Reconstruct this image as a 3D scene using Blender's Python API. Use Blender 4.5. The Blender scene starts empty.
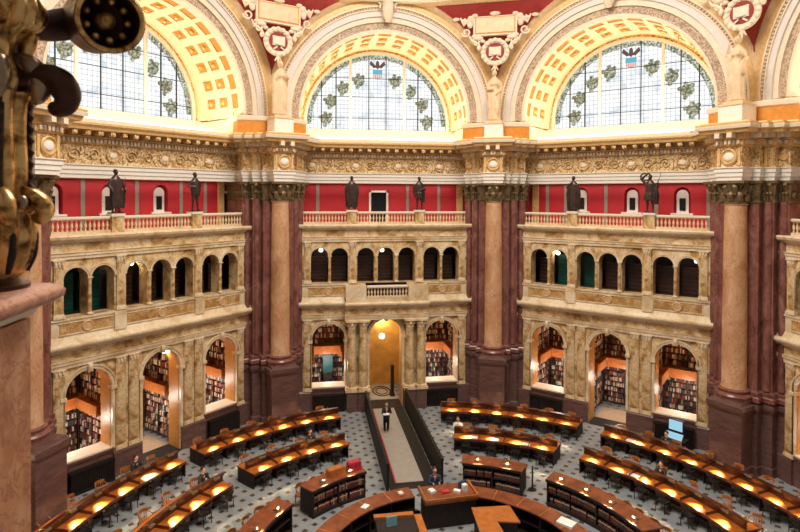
import bpy, math, random
from mathutils import Vector, Matrix
random.seed(7)
PI = math.pi
R8 = PI / 8
sc = bpy.context.scene
col = sc.collection
# ------------------------------------------------------------------ camera
cam_d = bpy.data.cameras.new('camera'); cam = bpy.data.objects.new('camera', cam_d); col.objects.link(cam)
cam_d.sensor_width = 36; cam_d.lens = 566.9 / 800 * 36; cam_d.shift_y = -63.5 / 800; cam_d.clip_start = .05
CAM = Vector((-5.299, -19.206, 14.2)); YAW, PITCH, ROLL = .1639, .0125, .0038
cam.location = CAM
cam.rotation_euler = (Matrix.Rotation(-YAW, 3, 'Z') @ Matrix.Rotation(PI / 2 - PITCH, 3, 'X') @ Matrix.Rotation(ROLL, 3, 'Z')).to_euler()
cam_d.dof.use_dof = True; cam_d.dof.focus_distance = 34; cam_d.dof.aperture_fstop = 3.2
sc.camera = cam
# ------------------------------------------------------------------ world, exposure, large lights
sc.view_settings.view_transform = 'Standard'; sc.view_settings.look = 'None'
sc.view_settings.exposure = 0.0; sc.view_settings.gamma = 1; sc.view_settings.use_curve_mapping = False
wd = bpy.data.worlds.new('world'); sc.world = wd; wd.use_nodes = True
wd.node_tree.nodes['Background'].inputs[0].default_value = (1, .88, .76, 1)
wd.node_tree.nodes['Background'].inputs[1].default_value = .21
def area(loc, rot, sx, sy, e, c=(1, .9, .78), spread=PI):
    l = bpy.data.lights.new('area_light', 'AREA'); l.shape = 'RECTANGLE'; l.size = sx; l.size_y = sy; l.energy = e; l.color = c; l.spread = spread
    o = bpy.data.objects.new('area_light', l); col.objects.link(o); o.location = loc; o.rotation_euler = rot; return o
DOME_E, COVE_E = 10200, 580
area((0, 0, 33), (0, 0, 0), 14, 14, DOME_E, (1, .88, .74))
for b in (-2, -1, 0, 1, 2):                       # cove strips on the ledge behind each cornice, aimed up into the arch
    a = b * PI / 4
    area((19.75 * math.sin(a), 19.75 * math.cos(a), 18.05), (PI - .45, 0, -a), 9.5, .5, COVE_E, (1, .87, .66))
    area((20.5 * math.sin(a), 20.5 * math.cos(a), 14.95), (0, 0, -a), 10.5, .3, 55, (1, .9, .82))     # lamps added behind the architrave to brighten the red gallery wall
# ------------------------------------------------------------------ materials
def new_mat(name):
    m = bpy.data.materials.new(name); m.use_nodes = True
    nt = m.node_tree; return m, nt, nt.nodes['Principled BSDF']
def L(nt, a, b): nt.links.new(a, b)
def ramp(nt, fac, stops):
    r = nt.nodes.new('ShaderNodeValToRGB'); e = r.color_ramp.elements
    e[0].position = stops[0][0]; e[0].color = (*stops[0][1], 1)
    e[1].position = stops[-1][0]; e[1].color = (*stops[-1][1], 1)
    for p, c in stops[1:-1]:
        x = e.new(p); x.color = (*c, 1)
    L(nt, fac, r.inputs[0]); return r.outputs[0]
def noise(nt, scale, detail=4, rough=.55, dist=0, src=None, sc3=None):
    n = nt.nodes.new('ShaderNodeTexNoise'); n.inputs['Scale'].default_value = scale; n.inputs['Detail'].default_value = detail
    n.inputs['Roughness'].default_value = rough; n.inputs['Distortion'].default_value = dist
    tc = nt.nodes.new('ShaderNodeTexCoord'); mp = nt.nodes.new('ShaderNodeMapping')
    if sc3: mp.inputs['Scale'].default_value = sc3
    L(nt, tc.outputs['Object'], mp.inputs[0]); L(nt, mp.outputs[0], n.inputs['Vector']); return n.outputs['Fac']
def mixc(nt, f, a, b, mode='MIX'):
    m = nt.nodes.new('ShaderNodeMix'); m.data_type = 'RGBA'; m.blend_type = mode
    if isinstance(f, (int, float)): m.inputs[0].default_value = f
    else: L(nt, f, m.inputs[0])
    for i, v in ((6, a), (7, b)):
        if isinstance(v, tuple): m.inputs[i].default_value = (*v, 1)
        else: L(nt, v, m.inputs[i])
    return m.outputs[2]
def bump(nt, bs, h, strength=.4, dist=.03):
    b = nt.nodes.new('ShaderNodeBump'); b.inputs['Strength'].default_value = strength; b.inputs['Distance'].default_value = dist
    L(nt, h, b.inputs['Height']); L(nt, b.outputs[0], bs.inputs['Normal'])
def solid(name, c, rough=.5, metal=0, vary=.15, scale=6, emit=0):
    m, nt, bs = new_mat(name)
    n = noise(nt, scale)
    lo = tuple(x * (1 - vary) for x in c); hi = tuple(min(1, x * (1 + vary)) for x in c)
    L(nt, ramp(nt, n, [(.3, lo), (.7, hi)]), bs.inputs['Base Color'])
    bs.inputs['Roughness'].default_value = rough; bs.inputs['Metallic'].default_value = metal
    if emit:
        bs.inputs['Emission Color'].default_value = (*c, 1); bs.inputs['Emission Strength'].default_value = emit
    return m
def marble(name, stops, vein, scale=1.2, rough=.25, vein_w=.05, sc3=None):
    m, nt, bs = new_mat(name)
    n1 = noise(nt, scale, 6, .62, 1.2, sc3=sc3); base = ramp(nt, n1, stops)
    n2 = noise(nt, scale * 1.7, 5, .6, 2.2, sc3=sc3)
    v = ramp(nt, n2, [(.5 - vein_w, (0, 0, 0)), (.5, (1, 1, 1)), (.5 + vein_w, (0, 0, 0))])
    L(nt, mixc(nt, v, base, vein), bs.inputs['Base Color']); bs.inputs['Roughness'].default_value = rough
    return m
M = {}
M['siena'] = marble('siena_marble', [(.32, (.20, .10, .035)), (.42, (.48, .29, .11)), (.52, (.72, .53, .29)), (.66, (.84, .70, .49))], (.15, .10, .055), .9, .3, .014)
M['siena_light'] = marble('pale_marble', [(.3, (.50, .34, .17)), (.47, (.74, .59, .38)), (.66, (.86, .76, .59))], (.52, .35, .2), .7, .3, .015)
M['amber'] = marble('amber_marble', [(.3, (.28, .13, .03)), (.5, (.58, .36, .13)), (.72, (.75, .58, .34))], (.32, .14, .05), 1.8, .3, .05)
M['column'] = marble('honey_column_marble', [(.3, (.38, .17, .085)), (.5, (.58, .33, .18)), (.7, (.72, .50, .33))], (.36, .12, .07), .7, .22, .012, (1, 1, .6))
M['red_marble'] = marble('dark_red_marble', [(.3, (.11, .036, .03)), (.5, (.205, .078, .062)), (.72, (.33, .165, .135))], (.30, .14, .12), 1.3, .25, .015, (1, 1, .6))
M['brown_marble'] = marble('chocolate_marble', [(.3, (.075, .035, .035)), (.5, (.125, .065, .06)), (.7, (.18, .10, .09))], (.24, .14, .12), 1.0, .3, .02, (1, 1, 5))
M['pink_marble'] = marble('pink_marble', [(.3, (.38, .16, .10)), (.5, (.55, .27, .18)), (.7, (.68, .42, .32))], (.3, .1, .07), 5, .35, .04)
M['pink_panel'] = marble('rose_panel_marble', [(.3, (.36, .13, .06)), (.5, (.54, .24, .12)), (.7, (.68, .39, .24))], (.35, .12, .06), 3, .4, .04)
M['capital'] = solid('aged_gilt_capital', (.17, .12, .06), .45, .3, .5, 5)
M['cream'] = solid('cream_plaster', (.80, .70, .56), .6, 0, .06)
M['white'] = solid('white_plaster', (.84, .80, .74), .6, 0, .04)
M['ivory'] = solid('ivory_plaster', (.80, .69, .54), .6, 0, .10, 3)
M['statue'] = solid('statue_plaster', (.74, .55, .35), .55, 0, .12, 3)
M['soffit'] = solid('pale_yellow_plaster', (.90, .74, .46), .55, 0, .06)
M['orange'] = solid('ochre_paint', (.66, .27, .04), .5, 0, .12)
M['gold'] = solid('gilding', (.75, .48, .16), .38, .5, .2)
M['goldp'] = solid('gold_paint', (.72, .47, .20), .45, .1, .15)
M['tanp'] = solid('tan_gold_paint', (.72, .52, .31), .5, 0, .1)
M['tablet'] = solid('amber_tablet', (.70, .55, .33), .4, 0, .12, 3)
M['dado'] = solid('grey_lilac_plaster', (.72, .68, .66), .55, 0, .05)
M['red'] = solid('crimson_wall_paint', (.47, .018, .026), .6, 0, .10, .6)
M['redp'] = solid('pendentive_red', (.30, .02, .02), .6, 0, .2, 2)
M['stripe'] = solid('grey_green_paint', (.30, .24, .20), .6, 0, .1)
M['tan'] = solid('tan_stone', (.62, .40, .20), .5, 0, .15)
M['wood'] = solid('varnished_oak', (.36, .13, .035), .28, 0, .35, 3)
M['wood_lit'] = solid('orange_oak', (.46, .15, .035), .3, 0, .2, 4)  # orange oak of the balconies, inner desks and small boxes
M['reveal'] = solid('orange_jamb_stone', (.62, .29, .07), .4, 0, .15)  # warm alcove light put into the side bay jamb colour
M['mahogany'] = solid('dark_mahogany', (.14, .04, .018), .3, 0, .4, 3)
M['mahogany_dark'] = solid('deep_mahogany', (.07, .02, .01), .3, 0, .4, 3)
M['blackwood'] = solid('black_stained_wood', (.008, .006, .005), .7, 0, .3, 4)
M['darkwood'] = solid('blackened_oak', (.020, .011, .009), .75, 0, .3, 4)  # dark wood parts; on the near chairs it stands in for shade
M['ringwood'] = solid('red_brown_counter', (.23, .07, .03), .22, 0, .35, 2)
M['black'] = solid('black_metal', (.012, .011, .011), .4, .3)
M['brass'] = solid('brass', (.65, .42, .15), .3, .8)
M['bronze'] = solid('dark_bronze', (.07, .045, .04), .35, .5, .4, 4)
M['dark'] = solid('dark_window', (.012, .012, .016), .15)
M['green'] = solid('green_shutter', (.0, .085, .065), .35, 0, .3, 3)
M['darkshelf'] = solid('dark_stack_shelf', (.035, .02, .02), .4, 0, .3, 3)
M['doormat'] = solid('tan_carpet', (.42, .30, .2), .9, 0, .1, 3)
M['rug'] = solid('grey_brown_mat', (.36, .33, .29), .85, 0, .08, 3)
M['ochre_wall'] = solid('yellow_ochre_wall', (.70, .46, .15), .5, 0, .25, 1.5)
M['paper'] = solid('white_paper', (.9, .9, .88), .7)
M['skin'] = solid('skin', (.62, .36, .25), .5)
M['cloth_black'] = solid('black_cloth', (.015, .015, .02), .8)
M['cloth_blue'] = solid('navy_cloth', (.03, .05, .1), .8)
M['cloth_white'] = solid('white_cloth', (.75, .73, .7), .8)
M['hair'] = solid('dark_hair', (.03, .018, .012), .6)
M['redbox'] = solid('crimson_card', (.5, .03, .06), .5)
M['bluebox'] = solid('pale_blue_card', (.25, .5, .65), .5)
M['teal'] = solid('teal_blind', (.008, .07, .08), .5)
BK = [solid('book_' + n, c, .6, 0, .35, 3) for n, c in (('maroon', (.20, .03, .025)), ('tan', (.48, .32, .18)), ('navy', (.03, .04, .09)), ('cream', (.72, .66, .56)), ('brown', (.16, .07, .035)), ('green', (.05, .10, .06)))]
def emit_mat(name, c, s):
    m = bpy.data.materials.new(name); m.use_nodes = True; nt = m.node_tree; nt.nodes.clear()
    e = nt.nodes.new('ShaderNodeEmission'); o = nt.nodes.new('ShaderNodeOutputMaterial'); e.inputs[0].default_value = (*c, 1); e.inputs[1].default_value = s
    L(nt, e.outputs[0], o.inputs[0]); return m
M['lamp_glow'] = emit_mat('lamp_tube', (1, .84, .55), 9)
M['globe'] = emit_mat('lit_globe', (1, .9, .7), 6)
M['screen'] = emit_mat('lit_screen', (.38, .66, .82), .95)
# stained glass: daylight through pale leaded panes
def glass_mat():
    m = bpy.data.materials.new('leaded_glass'); m.use_nodes = True; nt = m.node_tree; nt.nodes.clear()
    e = nt.nodes.new('ShaderNodeEmission'); o = nt.nodes.new('ShaderNodeOutputMaterial')
    c = ramp(nt, noise(nt, 1.6, 3), [(.3, (.66, .74, .80)), (.45, (.92, .94, .95)), (.6, (1, 1, .98))])
    br = nt.nodes.new('ShaderNodeTexBrick'); br.offset = 0; br.inputs['Scale'].default_value = 1
    br.inputs['Brick Width'].default_value = .28; br.inputs['Row Height'].default_value = .30; br.inputs['Mortar Size'].default_value = .009
    br.inputs['Mortar'].default_value = (.2, .2, .2, 1)
    tc = nt.nodes.new('ShaderNodeTexCoord'); sp = nt.nodes.new('ShaderNodeSeparateXYZ'); cb = nt.nodes.new('ShaderNodeCombineXYZ')
    L(nt, tc.outputs['Object'], sp.inputs[0]); L(nt, sp.outputs[0], cb.inputs[0]); L(nt, sp.outputs[2], cb.inputs[1]); L(nt, cb.outputs[0], br.inputs['Vector'])
    L(nt, c, br.inputs['Color1']); L(nt, c, br.inputs['Color2'])
    L(nt, br.outputs['Color'], e.inputs[0]); e.inputs[1].default_value = 1.12; L(nt, e.outputs[0], o.inputs[0]); return m
M['glass'] = glass_mat()
def emit_noise(name, stops, s=1.0, scale=9):
    m = bpy.data.materials.new(name); m.use_nodes = True; nt = m.node_tree; nt.nodes.clear()
    e = nt.nodes.new('ShaderNodeEmission'); o = nt.nodes.new('ShaderNodeOutputMaterial')
    L(nt, ramp(nt, noise(nt, scale, 3), stops), e.inputs[0]); e.inputs[1].default_value = s; L(nt, e.outputs[0], o.inputs[0]); return m
M['garland'] = emit_noise('garland_glass', [(.38, (.06, .10, .06)), (.48, (.34, .34, .22)), (.55, (.55, .55, .42)), (.65, (.80, .82, .80))])
M['seal'] = emit_noise('seal_glass', [(.38, (.10, .14, .12)), (.5, (.38, .30, .12)), (.6, (.45, .55, .50)), (.7, (.85, .8, .65))], 1, 7)
M['wing'] = emit_mat('eagle_glass', (.16, .09, .07), 1)
M['sred'] = emit_mat('shield_red_glass', (.85, .35, .30), 1)
M['sblue'] = emit_mat('shield_blue_glass', (.15, .5, .65), 1)
def frieze_mat():
    m, nt, bs = new_mat('gilded_frieze')
    n = noise(nt, 3.4, 3, .6, 2.5)
    L(nt, ramp(nt, n, [(.38, (.30, .15, .04)), (.47, (.58, .36, .14)), (.55, (.80, .60, .33)), (.68, (.86, .72, .50))]), bs.inputs['Base Color'])
    bs.inputs['Roughness'].default_value = .45; bump(nt, bs, n, .9, .08); return m
M['frieze'] = frieze_mat()
def band_mat(name, c1, c2, sca):
    m, nt, bs = new_mat(name)
    n = noise(nt, sca, 2, .5, 3.0)
    L(nt, ramp(nt, n, [(.44, c1), (.54, c2)]), bs.inputs['Base Color']); bs.inputs['Roughness'].default_value = .6; bump(nt, bs, n, .8, .05); return m
M['ornband'] = band_mat('grey_brown_ornament', (.33, .22, .15), (.62, .48, .35), 4)
M['goldband'] = band_mat('gilt_ornament_band', (.42, .20, .04), (.88, .62, .25), 4)
def floor_mat():
    m, nt, bs = new_mat('marble_paving')
    tc = nt.nodes.new('ShaderNodeTexCoord'); sp = nt.nodes.new('ShaderNodeSeparateXYZ'); L(nt, tc.outputs['Object'], sp.inputs[0])
    def mth(op, a, b=0.0):
        n = nt.nodes.new('ShaderNodeMath'); n.operation = op
        for i, v in ((0, a), (1, b)):
            if isinstance(v, (int, float)): n.inputs[i].default_value = v
            else: L(nt, v, n.inputs[i])
        return n.outputs[0]
    P = .82
    u = mth('DIVIDE', mth('ADD', sp.outputs[0], sp.outputs[1]), P); v = mth('DIVIDE', mth('SUBTRACT', sp.outputs[0], sp.outputs[1]), P)
    fu = mth('ABSOLUTE', mth('SUBTRACT', mth('FRACT', u), .5)); fv = mth('ABSOLUTE', mth('SUBTRACT', mth('FRACT', v), .5))
    d = mth('MAXIMUM', fu, fv)
    dot = mth('LESS_THAN', d, .19)
    base = ramp(nt, noise(nt, .9, 4), [(.3, (.19, .23, .27)), (.7, (.33, .34, .34))])
    L(nt, mixc(nt, dot, base, (.07, .045, .035)), bs.inputs['Base Color']); bs.inputs['Roughness'].default_value = .5; return m
M['floor'] = floor_mat()
def desk_mat():
    m, nt, bs = new_mat('desk_leather_wood')
    n = noise(nt, 2.2, 3)
    L(nt, ramp(nt, n, [(.3, (.32, .085, .012)), (.7, (.48, .145, .022))]), bs.inputs['Base Color']); bs.inputs['Roughness'].default_value = .38; return m
M['desk'] = desk_mat()
M['gilt_fg'] = None
m, nt, bs = new_mat('gilded_bronze'); n = noise(nt, 9, 5, .6, .6)
L(nt, ramp(nt, n, [(.36, (.09, .035, .012)), (.46, (.50, .26, .07)), (.58, (.92, .60, .24))]), bs.inputs['Base Color']); bs.inputs['Metallic'].default_value = .65; bs.inputs['Roughness'].default_value = .30
M['gilt_fg'] = m
M['dark_bronze_fg'] = solid('brown_bronze', (.06, .026, .014), .38, .6, .5, 6)
M['silver_fg'] = solid('worn_pale_bronze', (.34, .25, .17), .25, .75, .3, 6)
M['groove'] = solid('blackened_groove', (.012, .008, .006), .5, .3)

# ------------------------------------------------------------------ mesh helper
class MB:
    def __init__(s): s.v = []; s.f = []; s.m = []; s.mi = 0
    def add(s, vs, fs):
        o = len(s.v); s.v += [tuple(p) for p in vs]
        for f in fs: s.f.append(tuple(i + o for i in f)); s.m.append(s.mi)
        return s
    def box(s, x0, x1, y0, y1, z0, z1):
        return s.add([(x0, y0, z0), (x1, y0, z0), (x1, y1, z0), (x0, y1, z0), (x0, y0, z1), (x1, y0, z1), (x1, y1, z1), (x0, y1, z1)],
                     [(0, 3, 2, 1), (4, 5, 6, 7), (0, 1, 5, 4), (1, 2, 6, 5), (2, 3, 7, 6), (3, 0, 4, 7)])
    def prism(s, poly, z0, z1):
        n = len(poly)
        return s.add([(x, y, z0) for x, y in poly] + [(x, y, z1) for x, y in poly],
                     [tuple(range(n - 1, -1, -1)), tuple(range(n, 2 * n))] + [(i, (i + 1) % n, n + (i + 1) % n, n + i) for i in range(n)])
    def lathe(s, prof, c=(0, 0, 0), n=24, mat=None, sq=1.0):
        vs = []
        for r, z in prof:
            for k in range(n):
                a = 2 * PI * k / n; vs.append((r * math.cos(a), r * math.sin(a) * sq, z))
        if mat is not None: vs = [tuple(mat @ Vector(p)) for p in vs]
        vs = [(x + c[0], y + c[1], z + c[2]) for x, y, z in vs]
        fs = [(i * n + k, i * n + (k + 1) % n, (i + 1) * n + (k + 1) % n, (i + 1) * n + k) for i in range(len(prof) - 1) for k in range(n)]
        fs += [tuple(range(n - 1, -1, -1)), tuple(range((len(prof) - 1) * n, len(prof) * n))]
        return s.add(vs, fs)
    def tube(s, pts, rs, n=10, closed=False):
        pts = [Vector(p) for p in pts]; N = len(pts)
        if isinstance(rs, (int, float)): rs = [rs] * N
        vs = []; up = None
        for i, p in enumerate(pts):
            if closed: t = pts[(i + 1) % N] - pts[i - 1]
            else: t = pts[min(i + 1, N - 1)] - pts[max(i - 1, 0)]
            t.normalize()
            if up is None: up = Vector((0, 0, 1)) if abs(t.z) < .9 else Vector((1, 0, 0))
            a = up - t * up.dot(t)
            if a.length < 1e-4: a = t.orthogonal()
            a.normalize(); up = a; b = t.cross(a)
            for k in range(n):
                w = 2 * PI * k / n; q = p + (a * math.cos(w) + b * math.sin(w)) * rs[i]; vs.append(tuple(q))
        M_ = N if closed else N - 1
        fs = [(i * n + k, i * n + (k + 1) % n, ((i + 1) % N) * n + (k + 1) % n, ((i + 1) % N) * n + k) for i in range(M_) for k in range(n)]
        if not closed: fs += [tuple(range(n - 1, -1, -1)), tuple(range((N - 1) * n, N * n))]
        return s.add(vs, fs)
    def ball(s, c, r, n=12, m=8):
        rx, ry, rz = (r, r, r) if isinstance(r, (int, float)) else r
        prof = [(math.sin(PI * j / m), -math.cos(PI * j / m)) for j in range(m + 1)]
        vs = []
        for a_, z in prof:
            a_ = max(a_, .02)
            for k in range(n):
                t = 2 * PI * k / n; vs.append((c[0] + rx * a_ * math.cos(t), c[1] + ry * a_ * math.sin(t), c[2] + rz * z))
        fs = [(i * n + k, i * n + (k + 1) % n, (i + 1) * n + (k + 1) % n, (i + 1) * n + k) for i in range(m) for k in range(n)]
        fs += [tuple(range(n - 1, -1, -1)), tuple(range(m * n, (m + 1) * n))]
        return s.add(vs, fs)
    def loft(s, rings, n=36, folds=0, amp=0.0, seed=0):
        rnd = random.Random(seed); ph = [rnd.uniform(0, 6.28) for _ in range(4)]
        vs = []
        for (cx, cy, z, rx, ry, fa) in rings:
            for k in range(n):
                t = 2 * PI * k / n
                w = 1 + fa * amp * (math.sin(folds * t + ph[0] + z * 1.2) + .6 * math.sin((folds * 1.7) // 1 * t + ph[1] - z))
                vs.append((cx + rx * w * math.cos(t), cy + ry * w * math.sin(t), z))
        fs = [(i * n + k, i * n + (k + 1) % n, (i + 1) * n + (k + 1) % n, (i + 1) * n + k) for i in range(len(rings) - 1) for k in range(n)]
        fs += [tuple(range(n - 1, -1, -1)), tuple(range((len(rings) - 1) * n, len(rings) * n))]
        return s.add(vs, fs)
    def ring(s, xc, zc, r0, r1, y0, y1, a0=0, a1=PI, n=40, legs=0.0):
        """arch band: radii r0..r1 in the x-z plane, y0 front .. y1 back, with straight legs downwards"""
        pr = []
        if legs: pr.append((1, 0, -legs))
        for i in range(n + 1):
            t = a0 + (a1 - a0) * i / n; pr.append((math.cos(t), math.sin(t), 0))
        if legs: pr.append((-1, 0, -legs))
        vs = []
        for c, sn, dz in pr:
            for r, y in ((r0, y0), (r1, y0), (r1, y1), (r0, y1)): vs.append((xc + r * c, y, zc + r * sn + dz))
        N = len(pr)
        fs = [(i * 4 + k, i * 4 + (k + 1) % 4, (i + 1) * 4 + (k + 1) % 4, (i + 1) * 4 + k) for i in range(N - 1) for k in range(4)]
        fs += [(3, 2, 1, 0), ((N - 1) * 4, (N - 1) * 4 + 1, (N - 1) * 4 + 2, (N - 1) * 4 + 3)]
        return s.add(vs, fs)
    def arch_wall(s, x0, x1, z0, z1, ops, y0, y1, n=16):
        """ops: (xc, hw, zsill, zspring, arched)"""
        x = x0
        def q(a, b, c, d):
            s.add([(a, y0, c), (b, y0, c), (b, y0, d), (a, y0, d)], [(0, 1, 2, 3)])
            s.add([(a, y1, c), (b, y1, c), (b, y1, d), (a, y1, d)], [(3, 2, 1, 0)])
        for xc, hw, zs, zp, ar in sorted(ops):
            q(x, xc - hw, z0, z1)
            if zs > z0: q(xc - hw, xc + hw, z0, zs)
            pts = [(xc - hw * math.cos(PI * i / n), zp + hw * math.sin(PI * i / n)) for i in range(n + 1)] if ar else [(xc - hw, zp), (xc + hw, zp)]
            for (a, c), (b, d) in zip(pts, pts[1:]):
                for y, fl in ((y0, 0), (y1, 1)):
                    f = (0, 1, 2, 3) if not fl else (3, 2, 1, 0)
                    s.add([(a, y, c), (b, y, d), (b, y, z1), (a, y, z1)], [f])
            out = [(xc - hw, zs)] + pts + [(xc + hw, zs)]
            for (a, c), (b, d) in zip(out, out[1:] + out[:1]):
                if (a, c) == (b, d): continue
                s.add([(a, y0, c), (b, y0, d), (b, y1, d), (a, y1, c)], [(0, 1, 2, 3)])
            x = xc + hw
        q(x, x1, z0, z1)
        for z in (z0, z1): s.add([(x0, y0, z), (x1, y0, z), (x1, y1, z), (x0, y1, z)], [(0, 1, 2, 3)])
        for xx in (x0, x1): s.add([(xx, y0, z0), (xx, y1, z0), (xx, y1, z1), (xx, y0, z1)], [(0, 1, 2, 3)])
        return s
    def mx(s, x0, x1, prof):
        """extrude closed (y,z) profile along x"""
        n = len(prof)
        return s.add([(x0, y, z) for y, z in prof] + [(x1, y, z) for y, z in prof],
                     [tuple(range(n)), tuple(range(2 * n - 1, n - 1, -1))] + [(i, n + i, n + (i + 1) % n, (i + 1) % n) for i in range(n)])
    def mould(s, plan, prof):
        """sweep profile [(z, off)] round a closed plan polygon (counter clockwise), mitred"""
        n = len(plan)
        def off(d):
            out = []
            for i in range(n):
                p0, p1, p2 = Vector(plan[i - 1]), Vector(plan[i]), Vector(plan[(i + 1) % n])
                a = (p1 - p0).normalized(); b = (p2 - p1).normalized()
                na = Vector((a.y, -a.x)); nb = Vector((b.y, -b.x)); m_ = na + nb; k = d / max(.25, (1 + na.dot(nb)))
                out.append(p1 + m_ * k)
            return out
        vs = []
        for z, d in prof: vs += [(p.x, p.y, z) for p in off(d)]
        fs = [(i * n + k, i * n + (k + 1) % n, (i + 1) * n + (k + 1) % n, (i + 1) * n + k) for i in range(len(prof) - 1) for k in range(n)]
        fs += [tuple(range(n - 1, -1, -1)), tuple(range((len(prof) - 1) * n, len(prof) * n))]
        return s.add(vs, fs)
    def arc(s, r0, r1, z0, z1, t0, t1, n=16, cx=0, cy=0):
        """curved slab: azimuth measured from +y towards +x, degrees"""
        vs = []
        for i in range(n + 1):
            t = math.radians(t0 + (t1 - t0) * i / n); sx, cy_ = math.sin(t), math.cos(t)
            for r, z in ((r0, z0), (r1, z0), (r1, z1), (r0, z1)): vs.append((cx + r * sx, cy + r * cy_, z))
        fs = [(i * 4 + k, i * 4 + (k + 1) % 4, (i + 1) * 4 + (k + 1) % 4, (i + 1) * 4 + k) for i in range(n) for k in range(4)]
        fs += [(3, 2, 1, 0), (n * 4, n * 4 + 1, n * 4 + 2, n * 4 + 3)]
        return s.add(vs, fs)
    def build(s, name, mat=None, parent=None, smooth=False, mats=None, auto=None):
        me = bpy.data.meshes.new(name); me.from_pydata(s.v, [], s.f)
        for mm in (mats or [mat]): me.materials.append(mm)
        if mats: me.polygons.foreach_set('material_index', s.m)
        if smooth: me.polygons.foreach_set('use_smooth', [True] * len(me.polygons))
        if auto:
            me.polygons.foreach_set('use_smooth', [True] * len(me.polygons))
            me.update(); me.set_sharp_from_angle(angle=auto)
        me.update()
        o = bpy.data.objects.new(name, me); col.objects.link(o)
        if parent: o.parent = parent
        return o
def tag(o, label=None, cat=None, group=None, kind=None):
    for k, v in (('label', label), ('category', cat), ('group', group), ('kind', kind)):
        if v: o[k] = v
    return o
def empty(name, loc=(0, 0, 0), rz=0, label=None, cat=None, group=None):
    o = bpy.data.objects.new(name, None); o.empty_display_size = .2; col.objects.link(o); o.location = loc; o.rotation_euler = (0, 0, rz)
    return tag(o, label, cat, group)
def dup(o, parent=None):
    c = o.copy(); col.objects.link(c)
    if parent: c.parent = parent
    for ch in list(o.children): dup(ch, c)
    return c
def bay(b, s, d, z=0):
    a = b * PI / 4
    return Vector((math.sin(a) * d + math.cos(a) * s, math.cos(a) * d - math.sin(a) * s, z))
def polar(r, deg, z=0):
    t = math.radians(deg); return Vector((r * math.sin(t), r * math.cos(t), z))
BN = {-2: 'near_left', -1: 'left', 0: 'far', 1: 'right', 2: 'near_right'}
BL = {-2: 'near left side', -1: 'left side', 0: 'far side', 1: 'right side', 2: 'near right side'}

# ------------------------------------------------------------------ floor
o = MB().lathe([(24, -.3), (24, 0)], n=64).build('floor', M['floor']); tag(o, kind='structure')
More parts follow.
